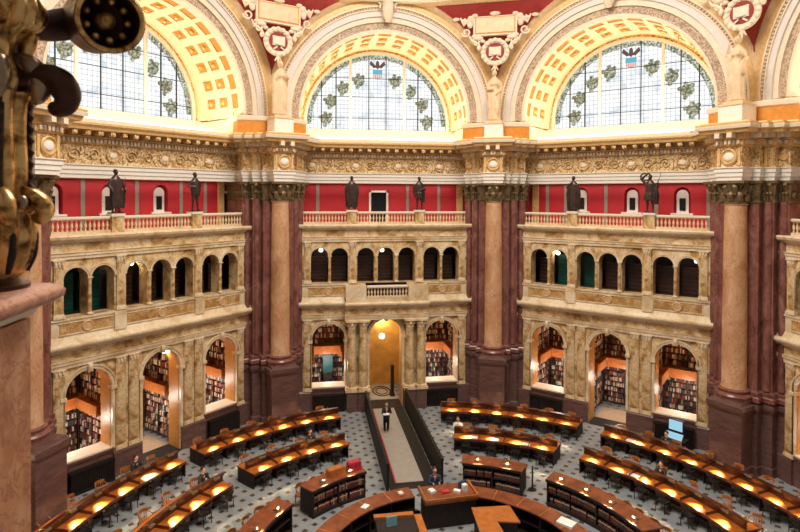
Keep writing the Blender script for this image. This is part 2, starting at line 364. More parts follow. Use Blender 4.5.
# ------------------------------------------------------------------ bay shells
FD = 18.4
def relief_disc(mb, x, y, z, r, t=.05):
    mt = Matrix.Rotation(PI / 2, 3, 'X')
    mb.lathe([(r, 0), (r, t), (r * .86, t * 1.6), (r * .80, t * .7), (.01, t * .9)], (x, y, z), 20, mt)
def bay_shell(b):
    far = (b == 0); nm = 'wall_' + BN[b]
    lower = MB()
    side_sill = 1.5
    ops = [(-3.82, 1.12, side_sill, 4.62, 1), (0, 1.12, 0.02, 4.68 if not far else 4.78, 1), (3.82, 1.12, side_sill, 4.62, 1)]
    lower.arch_wall(-6.4, 6.4, 0, 6.05, ops, FD, FD + 1.05)
    root = lower.build(nm, M['siena']); tag(root, kind='structure')
    def P(name, mb, mat, **k):
        return mb.build(name, mat, root, **k)
    # brown plinth
    mb = MB()
    for x0, x1 in ((-6.3, -4.98), (-2.66, -1.16), (1.16, 2.66), (4.98, 6.3)):
        mb.mx(x0, x1, [(FD + .3, 0), (FD - .16, 0), (FD - .16, 1.2), (FD - .09, 1.3), (FD + .3, 1.3)])
    for xc in (-3.82, 3.82):
        mb.box(xc - 1.16, xc + 1.16, FD - .05, FD + .4, 0, 1.44)
        mb.box(xc - 1.16, xc + 1.16, FD - .12, FD + .4, 1.36, 1.47)
    P('plinth', mb, M['brown_marble'])
    mb = MB()
    for xc in (-3.82, 3.82): mb.box(xc - 1.12, xc + 1.12, FD - .04, FD + 1.0, 1.47, 1.54)
    P('window_ledge', mb, M['cream'])
    # archivolts with legs and imposts
    for i, (xc, hw, zs, zp, _) in enumerate(ops):
        mb = MB(); zb = 1.5 if zs > 1 else 1.3
        mb.ring(xc, zp, hw - .01, hw + .13, FD - .10, FD + .2, legs=zp - zb, n=28)
        mb.ring(xc, zp, hw + .13, hw + .20, FD - .14, FD + .2, legs=0, n=28)
        for sg in (-1, 1): mb.box(xc + sg * (hw + .08) - .14, xc + sg * (hw + .08) + .14, FD - .17, FD + .3, zp - .16, zp)
        kx = Matrix.Identity(3)
        mb.prism([(xc - .11, FD - .24), (xc + .11, FD - .24), (xc + .11, FD + .1), (xc - .11, FD + .1)], zp + hw - .1, zp + hw + .28)
        mb.ball((xc, FD - .24, zp + hw + .1), (.1, .06, .16))
        P('archivolt', mb, M['siena_light'], auto=.6)
        mb = MB(); mb.ring(xc, zp, hw - .03, hw + .005, FD + .1, FD + 1.04, legs=zp - (1.5 if zs > 1 else .02), n=28)
        P('arch_reveal', mb, M['reveal'] if b else M['tan'], auto=.6)
    # lower entablature
    segs = [(-6.4, 6.4, 0)] if not far else [(-6.4, -2.8, 0), (2.8, 6.4, 0), (-2.8, 2.8, .5)]
    en = MB(); fr = MB(); dn = MB()
    for x0, x1, pj in segs:
        y = FD - pj; B = FD + 1.05
        en.mx(x0, x1, [(B, 6.0), (y - .12, 6.0), (y - .12, 6.16), (y - .16, 6.17), (y - .16, 6.32), (y - .2, 6.34), (B, 6.34)])
        fr.mx(x0, x1, [(B, 6.34), (y - .10, 6.34), (y - .10, 6.78), (B, 6.78)])
        en.mx(x0, x1, [(B, 6.78), (y - .16, 6.78), (y - .2, 6.86), (y - .42, 6.98), (y - .46, 7.06), (y - .46, 7.14), (y - .3, 7.2), (B, 7.2)])
        x = x0 + .05
        while x < x1 - .05:
            dn.box(x, x + .07, y - .26, y - .1, 6.85, 6.94); x += .14
    P('entablature', en, M['siena_light']); P('frieze', fr, M['siena']); P('dentil_course', dn, M['cream'])
    # parapet under the upper arcade
    pa = MB(); am = MB(); ro = MB()
    for x0, x1, pj in segs:
        y = FD - pj
        if pj: continue
        pa.mx(x0, x1, [(FD + .9, 7.2), (y - .18, 7.2), (y - .1, 7.38), (y - .05, 7.5), (y - .05, 8.22), (y - .12, 8.26), (y - .12, 8.36), (FD + .9, 8.36)])
    if far:
        for xa, xb in ((-2.8, -1.4), (1.4, 2.8)): pa.mx(xa, xb, [(FD + .9, 7.2), (FD - .05, 7.2), (FD - .05, 8.36), (FD + .9, 8.36)])
        P('balcony_recess', MB().box(-1.4, 1.4, FD + .15, FD + .7, 7.2, 8.36), M['darkshelf'])  # dark panel standing in for the shade of an open recess
    grp = ((-5.15, -2.55), (2.55, 5.15)) if far else ((-5.15, -2.65), (-1.95, 1.95), (2.65, 5.15))
    for x0, x1 in grp:
        am.box(x0, x1, FD - .075, FD, 7.62, 8.12); xm = (x0 + x1) / 2
        for a, c in ((x0, x1),):
            pa.box(a - .04, c + .04, FD - .1, FD, 7.56, 7.62); pa.box(a - .04, c + .04, FD - .1, FD, 8.12, 8.17)
        ro.lathe([(.27, 0), (.27, .05), (.22, .09), (.18, .05), (.17, .05), (.01, .07)], (xm, FD - .07, 7.87), 24, Matrix.Rotation(PI / 2, 3, 'X'))
    P('parapet', pa, M['siena_light']); P('inlay_panel', am, M['amber']); P('roundel', ro, M['tan'], auto=.5)
    for s_ in (-2.3, 2.3):
        if not far:
            mb = MB().box(s_ - .3, s_ + .3, FD - .17, FD, 7.4, 8.3); P('pilaster_pedestal', mb, M['siena_light'])
    # upper arcade
    uo = [(x, .57, 8.37, 10.15, 1) for x in (-4.42, -3.12, -1.38, 0, 1.38, 3.12, 4.42)]
    mb = MB().arch_wall(-6.4, 6.4, 8.36, 11.15, uo, FD, FD + .75, 14); P('upper_arcade_wall', mb, M['siena'])
    mb = MB()
    for xc, hw, zs, zp, _ in uo:
        mb.ring(xc, zp, hw - .01, hw + .10, FD - .07, FD + .1, n=20)
        mb.ring(xc, zp, hw + .08, hw + .12, FD - .09, FD + .1, n=20)
    P('upper_archivolt', mb, M['siena_light'], auto=.6)
    # upper entablature
    mb = MB(); B = FD + .75
    mb.mx(-6.4, 6.4, [(B, 11.12), (FD - .08, 11.12), (FD - .08, 11.26), (FD - .12, 11.28), (FD - .12, 11.40), (FD - .16, 11.43), (FD - .16, 11.46), (B, 11.46)])
    mb.mx(-6.4, 6.4, [(B, 11.9), (FD - .1, 11.9), (FD - .16, 11.98), (FD - .34, 12.08), (FD - .38, 12.2), (FD - .3, 12.28), (B + .6, 12.28), (B + .6, 12.1), (B, 12.1)])
    P('upper_cornice', mb, M['siena_light'])
    mb = MB().mx(-6.4, 6.4, [(B, 11.46), (FD - .05, 11.46), (FD - .05, 11.9), (B, 11.9)]); P('upper_frieze', mb, M['siena'])
    # gallery behind the balustrade
    GD = 21.0
    gops = []
    if far: gops = [(-.2, .55, 12.3, 14.4, 0)]
    elif b == -1: gops = [(-4.29, .47, 13.15, 14.3, 1), (-1.41, .47, 13.15, 14.3, 1), (1.58, .47, 13.15, 14.3, 1), (6.1, .42, 12.3, 14.3, 0)]
    else: gops = [(-2.55, .47, 13.15, 14.3, 1), (.72, .47, 13.15, 14.3, 1), (3.66, .47, 13.15, 14.3, 1)]
    mb = MB().arch_wall(-8.6, 8.6, 12.2, 15.6, gops, GD, GD + .5, 14); P('gallery_wall', mb, M['red'])
    mb = MB(); fx = (-4.5, -2.2, 1.9, 4.2) if far else (-5.0, -2.85, .1, 2.9, 4.6) if b == -1 else (-4.9, -3.6, -.9, 2.2, 5.1)
    for x in fx: mb.box(x - .11, x + .11, GD - .03, GD, 12.3, 15.0)
    P('painted_stripe', mb, M['stripe'])
    mb = MB()
    for sg in (-1, 1): mb.box(sg * 5.75 - .22, sg * 5.75 + .22, GD - .1, GD, 12.3, 15.0)
    P('end_pilaster', mb, M['goldp'])
    fr_ = MB(); gl = MB(); nb = MB()
    for xc, hw, zs, zp, ar in gops:
        if ar:
            pts = [(xc - .34, 13.17)] + [(xc - .34 * math.cos(PI * i / 12), 14.28 + .34 * math.sin(PI * i / 12)) for i in range(13)] + [(xc + .34, 13.17)]; n_ = len(pts)
            fr_.add([(x, GD + .2, z) for x, z in pts] + [(x, GD + .5, z) for x, z in pts], [tuple(range(n_)), tuple(range(2 * n_ - 1, n_ - 1, -1))] + [(i, n_ + i, n_ + (i + 1) % n_, (i + 1) % n_) for i in range(n_)])
            nb.box(xc - .5, xc + .5, GD + .42, GD + .5, 13.1, 14.85)
            fr_.box(xc - .62, xc + .62, GD - .12, GD + .4, 13.06, 13.17)
            gl.box(xc - .17, xc + .17, GD + .16, GD + .2, 13.32, 14.1)
        else:
            fr_.box(xc - hw - .14, xc - hw, GD - .08, GD, 12.3, zp + .14); fr_.box(xc + hw, xc + hw + .14, GD - .08, GD, 12.3, zp + .14); fr_.box(xc - hw - .14, xc + hw + .14, GD - .08, GD, zp, zp + .14)
            gl.box(xc - hw, xc + hw, GD + .2, GD + .25, 12.3, zp)
    if nb.v: P('niche_back', nb, M['red'])
    if gops:
        P('gallery_window_frame', fr_, M['white']); P('gallery_dark_pane', gl, M['dark'])
    mb = MB().box(-8.6, 8.6, FD + .7, GD + .3, 12.15, 12.28); P('gallery_floor', mb, M['tan'])
    # main entablature
    B = GD + 1.2
    ED = 19.65
    mb = MB()
    mb.mx(-7, 7, [(B, 15.02), (ED, 15.02), (ED, 15.2), (ED - .05, 15.22), (ED - .05, 15.42), (ED - .1, 15.44), (ED - .1, 15.6), (ED - .16, 15.66), (ED - .16, 15.7), (B, 15.7)])
    P('architrave', mb, M['white'])
    mb = MB().mx(-7, 7, [(B, 15.7), (ED, 15.7), (ED, 16.72), (B, 16.72)]); P('gilded_frieze', mb, M['frieze'])
    orn = MB(); bos = MB(); x = -4.9; k = 0
    while x < 5.0:
        if k % 3 == 0:
            relief_disc(orn, x, ED, 16.2, .36, .07); bos.ball((x, ED - .07, 16.2), (.2, .04, .15)); x += .98
        else:
            sg = 1 if k % 3 == 1 else -1
            pts = [(x + sg * .32 * (1 - t * .75) * math.cos(t * 9), ED - .05, 16.2 + .32 * (1 - t * .75) * math.sin(t * 9)) for t in [i / 16 for i in range(17)]]
            orn.tube(pts, .045, 6)
            for q in (-.4, .4): orn.ball((x + q, ED - .04, 16.2 + sg * q * .5), (.09, .06, .2))
            x += .98
        k += 1
    P('frieze_ornament', orn, M['frieze'], auto=.7); P('frieze_cartouche', bos, M['cream'], auto=.7)
    mb = MB(); x = -6.9
    while x < 6.9: mb.box(x, x + .12, ED - .2, ED, 16.8, 17.0); x += .2
    P('dentil_band', mb, M['cream'])
    mb = MB().mx(-7, 7, [(B, 16.72), (ED - .06, 16.72), (ED - .1, 16.8), (ED - .06, 17.0), (ED - .3, 17.06), (ED - .3, 17.1), (B, 17.1)]); P('bed_moulding', mb, M['goldp'])
    mb = MB(); x = -6.8
    while x < 6.8:
        mb.box(x, x + .24, ED - .8, ED - .15, 17.14, 17.36); mb.ball((x + .12, ED - .72, 17.2), (.12, .13, .12)); x += .62
    P('modillion_row', mb, M['frieze'], auto=.6)
    mb = MB().mx(-7, 7, [(B, 17.1), (ED - .15, 17.1), (ED - .2, 17.36), (ED - .86, 17.38), (ED - .9, 17.5), (ED - 1.0, 17.62), (ED - 1.0, 17.72), (ED - .8, 17.76), (B, 17.76)]); P('cornice', mb, M['goldp'])
    # glowing sill behind cornice, window wall
    WD = 23.4; ZS = 19.5
    mb = MB().mx(-6.2, 6.2, [(WD + .3, 17.7), (20.6, 17.7), (20.75, 18.25), (WD - .15, 19.12), (WD + .3, 19.16)]); P('sloping_sill', mb, M['white'])
    mb = MB().box(-6.2, 6.2, 19.1, 19.25, 17.7, 17.98); P('cove_kerb', mb, M['cream'])
    w = MB(); r = 5.3
    w.ring(0, ZS, r, 9.5, WD, WD + .3, legs=.6, n=48); P('window_wall', w, M['soffit'])
    w = MB(); w.ring(0, ZS, r, r + .2, WD - .12, WD + .1, legs=.6, n=48); P('window_surround', w, M['cream'], auto=.5)
    w = MB(); w.ring(0, ZS, r + .2, r + .42, WD - .05, WD + .1, legs=.6, n=48); P('gilt_window_band', w, M['goldband'], auto=.5)
    # coffered barrel soffit, r 5.66
    RB = 5.68; y0, y1 = 18.6, WD
    sf = MB(); cf = MB(); rs = MB()
    sf.ring(0, ZS, RB + .12, RB + .3, y0, y1, legs=.4, n=60)
    rows = [(y0 + .1, y0 + 1.1, 'big'), (y0 + 1.55, y0 + 2.4, 'sm'), (y0 + 2.8, y0 + 3.65, 'sm')]
    NC = 15; da = PI / NC
    ys = [y0, rows[0][0], rows[0][1], rows[1][0], rows[1][1], rows[2][0], rows[2][1], y1]
    for k in range(4):        # ribs running round the arch
        sf.ring(0, ZS, RB, RB + .14, ys[2 * k], ys[2 * k + 1], legs=.4, n=60)
    for i in range(NC + 1):   # ribs running along the vault
        a = PI * i / NC
        for ya, yb, q in ((y0, y0 + 1.3, .12), (y0 + 1.3, y1, .23)): sf.ring(0, ZS, RB, RB + .14, ya, yb, max(0, a - da * q), min(PI, a + da * q), 2)
    P('coffered_soffit', sf, M['soffit'], auto=.5)
    for i in range(NC):
        a = PI * (i + .5) / NC; c, s_ = math.cos(a), math.sin(a)
        cf.ring(0, ZS, RB + .04, RB + .065, rows[0][0] + .02, rows[0][1] - .02, a - da * .36, a + da * .36, 4)
        for y_a, y_b, _k in rows[1:]:
            cf.ring(0, ZS, RB + .04, RB + .065, y_a + .08, y_b - .08, a - da * .26, a + da * .26, 4)
            ym = (y_a + y_b) / 2; rs.ball(((RB + .02) * c, ym, ZS + (RB + .02) * s_), (.17, .17, .17), 8, 6)
    P('coffer_panel', cf, M['orange']); P('coffer_rosette', rs, M['gold'], auto=.7)
    # archivolt rings
    zleg = .25
    def rg(name, r0, r1, y0_, mat, legs=zleg):
        w_ = MB(); w_.ring(0, ZS, r0, r1, y0_ - .35, 19.1, legs=legs, n=64); return P(name, w_, mat, auto=.5)
    rg('arch_inner_moulding', RB - .02, RB + .12, 18.86, M['cream'])
    rg('arch_ornament_band', RB + .12, 6.26, 18.9, M['ornband'])
    rg('arch_middle_moulding', 6.26, 6.42, 18.8, M['cream']); rg('arch_cavetto', 6.42, 6.62, 18.84, M['ivory'])
    rg('arch_pale_band', 6.62, 7.0, 18.74, M['dado']); rg('arch_fillet', 7.0, 7.08, 18.66, M['cream'])
    rg('arch_outer_moulding', 7.22, 7.32, 18.6, M['cream']); rg('arch_bead_ground', 7.06, 7.24, 18.72, M['tan'])
    mb = MB()
    for i in range(110):
        t = PI * (i + .5) / 110; mb.ball((7.15 * math.cos(t), 18.31, ZS + 7.15 * math.sin(t)), .06, 6, 4)
    P('bead_row', mb, M['ivory'])
    rg('arch_gold_border', 7.32, 7.62, 18.6, M['goldp'])
    # keystone cartouche
    mb = MB(); zc = ZS + 6.95
    mb.loft([(0, 18.15, zc - .75, .14, .12, 0), (0, 18.05, zc - .5, .3, .2, 0), (0, 18.0, zc, .38, .26, 0), (0, 17.95, zc + .5, .34, .28, 0), (0, 17.95, zc + .8, .5, .24, 0)], 16)
    for sg in (-1, 1):
        mb.tube([(sg * (.35 + .3 * t + .16 * math.cos(t * 8)), 18.05, zc + .1 + .8 * t + .16 * math.sin(t * 8)) for t in [i / 12 for i in range(13)]], .07, 6)
        mb.ball((sg * .75, 18.1, zc + .9), (.3, .12, .14))
    P('keystone_cartouche', mb, M['ivory'], auto=.8)
    # window
    wn = MB(); n = 48
    pts = [(r * math.cos(PI * i / n), ZS + r * math.sin(PI * i / n)) for i in range(n + 1)] + [(-r, 18.75), (r, 18.75)]
    wn.add([(x, WD + .12, z) for x, z in pts], [tuple(range(len(pts)))])
    wo = wn.build('window_%d' % (b + 3), M['glass']); tag(wo, kind='structure')
    def W(name, mb, mat): return mb.build(name, mat, wo)
    th = MB(); tk = MB()
    for x in (-4.2, -3.12, 3.12, 4.2):
        h = math.sqrt(r * r - x * x); th.box(x - .035, x + .035, WD + .05, WD + .11, 18.75, ZS + h)
    th.box(-.66 - .03, -.66 + .03, WD + .05, WD + .11, 18.75, ZS + 5.2); th.box(.66 - .03, .66 + .03, WD + .05, WD + .11, 18.75, ZS + 5.2)
    for x in (-2.05, 2.05):
        h = math.sqrt(r * r - x * x); tk.box(x - .09, x + .09, WD - .05, WD + .11, 18.75, ZS + h)
    for z in (20.0, 21.6, 23.0):
        h = math.sqrt(r * r - (z - ZS) ** 2); th.box(-h, h, WD + .06, WD + .11, z - .02, z + .02)
    W('glazing_bar', th, M['black']); W('mullion', tk, M['cream'])
    ga = MB(); ga.ring(0, ZS, r - .36, r - .02, WD + .08, WD + .11, n=48); W('stained_garland', ga, M['garland'])
    for k, (cx_, cz) in enumerate([(-3.85, 1.05), (-3.5, 2.35), (-2.6, 3.35), (-1.4, 3.95), (1.38, 4.0), (2.55, 3.25), (3.48, 2.25), (3.85, .95)]):
        cz += 18.85
        mb = MB(); mt = Matrix.Rotation(PI / 2, 3, 'X')
        mb.lathe([(.42, 0), (.42, .03), (.2, .03), (.2, 0)], (cx_, WD + .11, cz), 14, mt)
        for q in range(7):
            tt = q * .9; mb.ball((cx_ + (.3 + .18 * (q % 2)) * math.cos(tt), WD + .09, cz + (.3 + .18 * (q % 3) / 2) * math.sin(tt)), (.16, .015, .1 + .05 * (q % 2)), 8, 4)
        W('stained_seal', mb, M['seal'])
    eg = MB(); cz = ZS + 4.55
    for sg in (-1, 1): eg.add([(0, WD + .08, cz - .2), (sg * .5, WD + .08, cz + .3), (sg * .62, WD + .08, cz + .05), (sg * .3, WD + .08, cz - .25)], [(0, 1, 2, 3)])
    eg.ball((0, WD + .08, cz), (.14, .02, .32)); W('stained_eagle', eg, M['wing'])
    eg = MB(); eg.box(-.36, .36, WD + .07, WD + .1, cz - .72, cz - .38); W('shield_chief', eg, M['sblue'])
    eg = MB()
    for q in range(-2, 3): eg.box(q * .14 - .05, q * .14 + .05, WD + .07, WD + .1, cz - 1.1 + abs(q) * .06, cz - .74)
    W('shield_stripe', eg, M['sred'])
    return root
shells = {b: bay_shell(b) for b in (-1, 0, 1)}
shells[2] = bay_shell(2); shells[-2] = bay_shell(-2)
for b, o in shells.items(): o.rotation_euler = (0, 0, -b * PI / 4)
for o in list(bpy.data.objects):
    if o.name.startswith('window_') and o.parent is None: o.rotation_euler = (0, 0, -(int(o.name[7:]) - 3) * PI / 4)
# impost returns beside each barrel soffit
for b, o in shells.items():
    mb = MB()
    for sg in (-1, 1): mb.box(min(sg * 5.71, sg * 6.6), max(sg * 5.71, sg * 6.6), 18.75, 23.4, 17.7, 19.0)
    mb.build('impost_return', M['soffit'], o)

# ------------------------------------------------------------------ ceiling: ring, pendentives, tablets
ceil = MB()
for r0, r1, z0, z1 in ((17.8, 19.3, 26.98, 27.16), (17.65, 19.3, 27.16, 27.28), (17.9, 19.3, 27.28, 27.8), (17.55, 19.3, 27.8, 28.05), (17.3, 19.3, 28.05, 28.3), (17.5, 19.3, 28.3, 30.0)):
    ceil.arc(r0, r1, z0, z1, -125, 125, 90)
ceil = ceil.build('ceiling', M['cream']); tag(ceil, kind='structure')
ZS = 19.5
def pend_pt(b, r, z, side):
    dz = z - ZS; s = min(math.sqrt(max(.01, r * r - dz * dz)), 7.56) if dz < r else .05
    return bay(b, s if side else -s, 18.3, z)
for b in (-2, -1, 0, 1):
    for nm, r, z0, z1, push, mt in (('pendentive_border', 7.6, ZS, 27.0, 0, 'tanp'), ('pendentive_field', 8.02, 21.9, 26.78, .06, 'redp')):
        mb = MB(); vs = []; N = 36
        dr = polar(1, (b + .5) * 45)
        for i in range(N + 1):
            z = z0 + (z1 - z0) * i / N
            A, B_ = pend_pt(b, 7.6, z, 1), pend_pt(b + 1, 7.6, z, 0)
            if r > 7.6:
                w_ = (pend_pt(b, r, z, 1) - pend_pt(b + 1, r, z, 0)).length / max(.01, (A - B_).length); mid = (A + B_) / 2
                A = mid + (A - mid) * w_; B_ = mid + (B_ - mid) * w_
            A = A - dr * push; B_ = B_ - dr * push
            vs += [tuple(A), tuple(B_), tuple(B_ + dr * .12), tuple(A + dr * .12)]
        fs = [(i * 4 + k, i * 4 + (k + 1) % 4, i * 4 + 4 + (k + 1) % 4, i * 4 + 4 + k) for i in range(N) for k in range(4)]
        mb.add(vs, fs); mb.build(nm, M[mt], ceil, auto=.7)
    # tablet, wreath with book, scrolls in a frame facing the centre
    e = empty('pendentive_relief', polar(18.4, (b + .5) * 45, 25.5), -(b + .5) * PI / 4); e.parent = ceil; e.scale = (1.1, 1, 1.08)
    def Q(n, mb, m): return mb.build(n, M[m], e, auto=.7)
    mb = MB(); mb.box(-1.3, 1.3, -.12, .1, -.62, .62); Q('tablet_frame', mb, 'ivory')
    mb = MB(); mb.box(-1.2, 1.2, -.14, -.1, -.52, .52); Q('tablet_border', mb, 'orange')
    mb = MB(); mb.box(-1.13, 1.13, -.17, -.1, -.45, .45); Q('name_tablet', mb, 'tablet')
    mb = MB(); mb.lathe([(.84, 0), (.84, .12), (.72, .2), (.56, .14), (.56, 0)], (0, .1, -1.62), 28, Matrix.Rotation(PI / 2, 3, 'X'))
    for k in range(16):
        t = k * PI / 8; mb.ball((.72 * math.cos(t), -.06, -1.62 + .72 * math.sin(t)), (.15, .08, .15), 8, 6)
    mb.tube([(0, 0, -2.3), (0, 0, -2.9)], [.12, .03], 8)
    for sg in (-1, 1): mb.tube([(0, 0, -2.45), (sg * .2, 0, -2.75)], [.08, .03], 6)
    Q('wreath', mb, 'ivory')
    mb = MB(); mb.lathe([(.55, 0), (.55, .02)], (0, -.05, -1.62), 20, Matrix.Rotation(PI / 2, 3, 'X')); Q('wreath_field', mb, 'redp')
    mb = MB()
    for sg in (-1, 1): mb.add([(0, -.22, -1.85), (sg * .34, -.16, -1.78), (sg * .34, -.16, -1.32), (0, -.22, -1.4)], [(0, 1, 2, 3)])
    mb.box(-.36, .36, -.14, -.08, -1.88, -1.34)
    for sg in (-1, 1): mb.tube([(sg * .1, -.15, -1.95), (sg * .3, -.15, -2.1)], .05, 6)
    Q('open_book_relief', mb, 'cream')
    mb = MB()
    for sg in (-1, 1):
        for (cx_, cz_, rr_, dd_) in ((1.55, .35, .34, 1), (1.75, -.35, .28, -1), (2.2, .75, .3, 1), (1.15, -1.0, .26, 1), (.9, .9, .25, -1)):
            mb.tube([(sg * (cx_ + rr_ * (1 - .7 * t) * math.cos(dd_ * 8 * t)), -.04, cz_ + rr_ * (1 - .7 * t) * math.sin(dd_ * 8 * t)) for t in [i / 14 for i in range(15)]], .06, 6)
        mb.tube([(sg * 1.35, -.05, .55), (sg * 1.9, -.05, .1), (sg * 2.1, -.05, .6), (sg * 2.9, -.05, 1.0)], [.07, .1, .08, .03], 7)
        mb.ball((sg * 1.2, -.1, .8), (.28, .15, .3)); mb.ball((sg * 1.5, -.12, 1.05), (.15, .12, .17))
        mb.ball((sg * 1.0, -.08, -.75), (.3, .1, .14))
    for sg in (-1, 1):      # crouching supporters and foliage that fill the corners
        for (x_, z_, a_, c_) in ((.5, .95, .3, .2), (.85, 1.1, .22, .16), (1.45, .55, .22, .3), (1.5, .1, .18, .22), (1.85, .35, .2, .14), (2.35, .5, .22, .12), (.75, -.95, .16, .12), (.95, -1.35, .14, .18), (1.25, -.65, .18, .12)): mb.ball((sg * x_, -.06, z_), (a_, .12, c_), 10, 7)
        mb.tube([(sg * .9, -.08, -1.2), (sg * 1.15, -.08, -1.0), (sg * 1.4, -.08, -.9), (sg * 1.55, -.08, -.6)], [.05, .08, .07, .04], 7)
    mb.ball((0, -.15, .85), (.45, .15, .3)); mb.ball((0, -.2, 1.2), (.2, .15, .22))
    Q('scroll_relief', mb, 'ivory')

# ------------------------------------------------------------------ piers and columns
core = [(-2.3, 4.2), (-2.0, 2.6), (-2.0, 1.15), (-1.5, 1.15), (-1.5, .7), (-.98, .7), (-.98, .3), (.98, .3), (.98, .7), (1.5, .7), (1.5, 1.15), (2.0, 1.15), (2.0, 2.6), (2.3, 4.2)]
def withblock(w, y): return core[:7] + [(-w, .3), (-w, y), (w, y), (w, .3)] + core[7:]
ped = withblock(.76, -.78); ent = withblock(.62, -.68)
def leaf_row(mb, x0, x1, y, z, n, h, out):
    for i in range(n):
        x = x0 + (x1 - x0) * (i + .5) / n; w = (x1 - x0) / n * .55
        mb.tube([(x, y, z), (x, y - out * .3, z + h * .6), (x, y - out, z + h * .95), (x, y - out * 1.3, z + h * .8)], [w, w, w * .8, w * .3], 6)
def make_pier():
    r = empty('pier')
    mb = MB().mould(ped, [(0, .1), (.45, .1), (.5, .04), (3.2, .04), (3.26, .1), (3.42, .16), (3.62, .16), (3.66, .05), (3.78, .0)]); mb.build('pedestal', M['brown_marble'], r)
    mb = MB().mould(core, [(3.78, .16), (3.98, .16), (4.05, .1), (4.14, .12), (4.24, .12), (4.3, .02), (4.36, 0)]); mb.build('base_moulding', M['red_marble'], r)
    mb = MB().prism(core, 4.3, 14.0)
    for x, y in ((-1.74, 1.15), (-1.24, .7), (1.24, .7), (1.74, 1.15)): mb.tube([(x, y + .02, 4.36), (x, y + .02, 13.95)], .19, 14)
    mb.build('pilaster_shaft', M['red_marble'], r, auto=.5)
    mb = MB().mould(core, [(13.86, .05), (13.95, .08), (14.0, .02), (14.5, .06), (14.86, .16), (14.88, .24), (15.02, .26)])
    for (x0, x1, y) in ((-1.98, -1.52, 1.12), (-1.48, -1.0, .67), (1.0, 1.48, .67), (1.52, 1.98, 1.12)):
        leaf_row(mb, x0, x1, y, 14.0, 3, .42, .16); leaf_row(mb, x0 - .02, x1 + .02, y, 14.4, 2, .44, .24)
    for sg in (-1, 1):
        for z_, h in ((14.0, .42), (14.4, .44)):
            for yy in (1.4, 1.9, 2.4): mb.ball((sg * 2.06, yy, z_ + h * .7), (.12, .16, .2), 8, 6)
    mb.build('pilaster_capital', M['capital'], r, auto=.8)
    mb = MB().mould(ent, [(15.02, 0), (15.2, 0), (15.22, .05), (15.42, .05), (15.44, .1), (15.6, .1), (15.66, .16), (15.7, .16)]); mb.build('architrave', M['white'], r)
    mb = MB().mould(ent, [(15.7, .0), (16.75, .0)]); frz = mb.build('frieze', M['frieze'], r)
    mb = MB()
    relief_disc(mb, 0, -.68, 16.22, .42, .08); mb.build('frieze_medallion', M['goldp'], frz, auto=.6)
    for sg in (-1, 1): mb = MB(); relief_disc(mb, sg * 1.74, 1.15, 16.22, .2, .06); mb.build('side_medallion', M['goldp'], frz, auto=.6)
    for x, y in ((-1.38, .7), (-1.1, .7), (1.1, .7), (1.38, .7), (-.5, -.68), (.5, -.68)): MB().box(x - .065, x + .065, y - .06, y, 15.78, 16.68).build('relief_strip', M['goldp'], frz)
    mb = MB(); mb.ball((0, -.75, 16.22), (.26, .06, .22)); mb.build('cartouche_boss', M['white'], frz, auto=.6)
    mb = MB().mould(ent, [(16.75, .06), (16.82, .12), (16.84, .1), (17.05, .1), (17.1, .25), (17.14, .2), (17.4, .2)]); mb.build('bed_moulding', M['goldp'], r)
    mb = MB(); n = len(ent)
    for i in range(n - 1):      # dentils along every visible face
        p, q = Vector(ent[i]), Vector(ent[i + 1]); d = (q - p); ln = d.length
        if ln < .3: continue
        d.normalize(); nn = Vector((d.y, -d.x)); k = max(1, int(ln / .2))
        for j in range(k):
            c = p + d * (ln * (j + .5) / k) + nn * .14
            a = d * .06; e_ = nn * .07; pts = [c - a - e_, c + a - e_, c + a + e_, c - a + e_]
            mb.prism([(v.x, v.y) for v in pts], 16.86, 17.04)
        k = max(1, int(ln / .55))
        for j in range(k):
            c = p + d * (ln * (j + .5) / k) + nn * .38
            a = d * .12; e_ = nn * .26; pts = [c - a - e_, c + a - e_, c + a + e_, c - a + e_]
            mb.prism([(v.x, v.y) for v in pts], 17.16, 17.4)
    mb.build('modillion_row', M['cream'], r)
    mb = MB().mould(ent, [(17.4, .58), (17.5, .62), (17.56, .64), (17.78, .74), (17.88, .76), (17.9, .6), (17.96, .58)]); crn = mb.build('cornice', M['goldp'], r); MB().mould(ent, [(17.6, .74), (17.68, .76), (17.76, .78), (17.8, .7)]).build('cornice_fillet', M['cream'], crn)
    mb = MB().prism([(-2.25, 4.4), (-2.25, 1.35), (-1.1, .95), (1.1, .95), (2.25, 1.35), (2.25, 4.4)], 17.9, 18.86); mb.build('impost_block', M['orange'], r)
    mb = MB().mould([(-2.25, 4.4), (-2.25, 1.35), (-1.1, .95), (1.1, .95), (2.25, 1.35), (2.25, 4.4)], [(18.8, .02), (18.86, .08), (19.08, .1), (19.14, .02)]); mb.build('impost_cap', M['cream'], r)
    return r
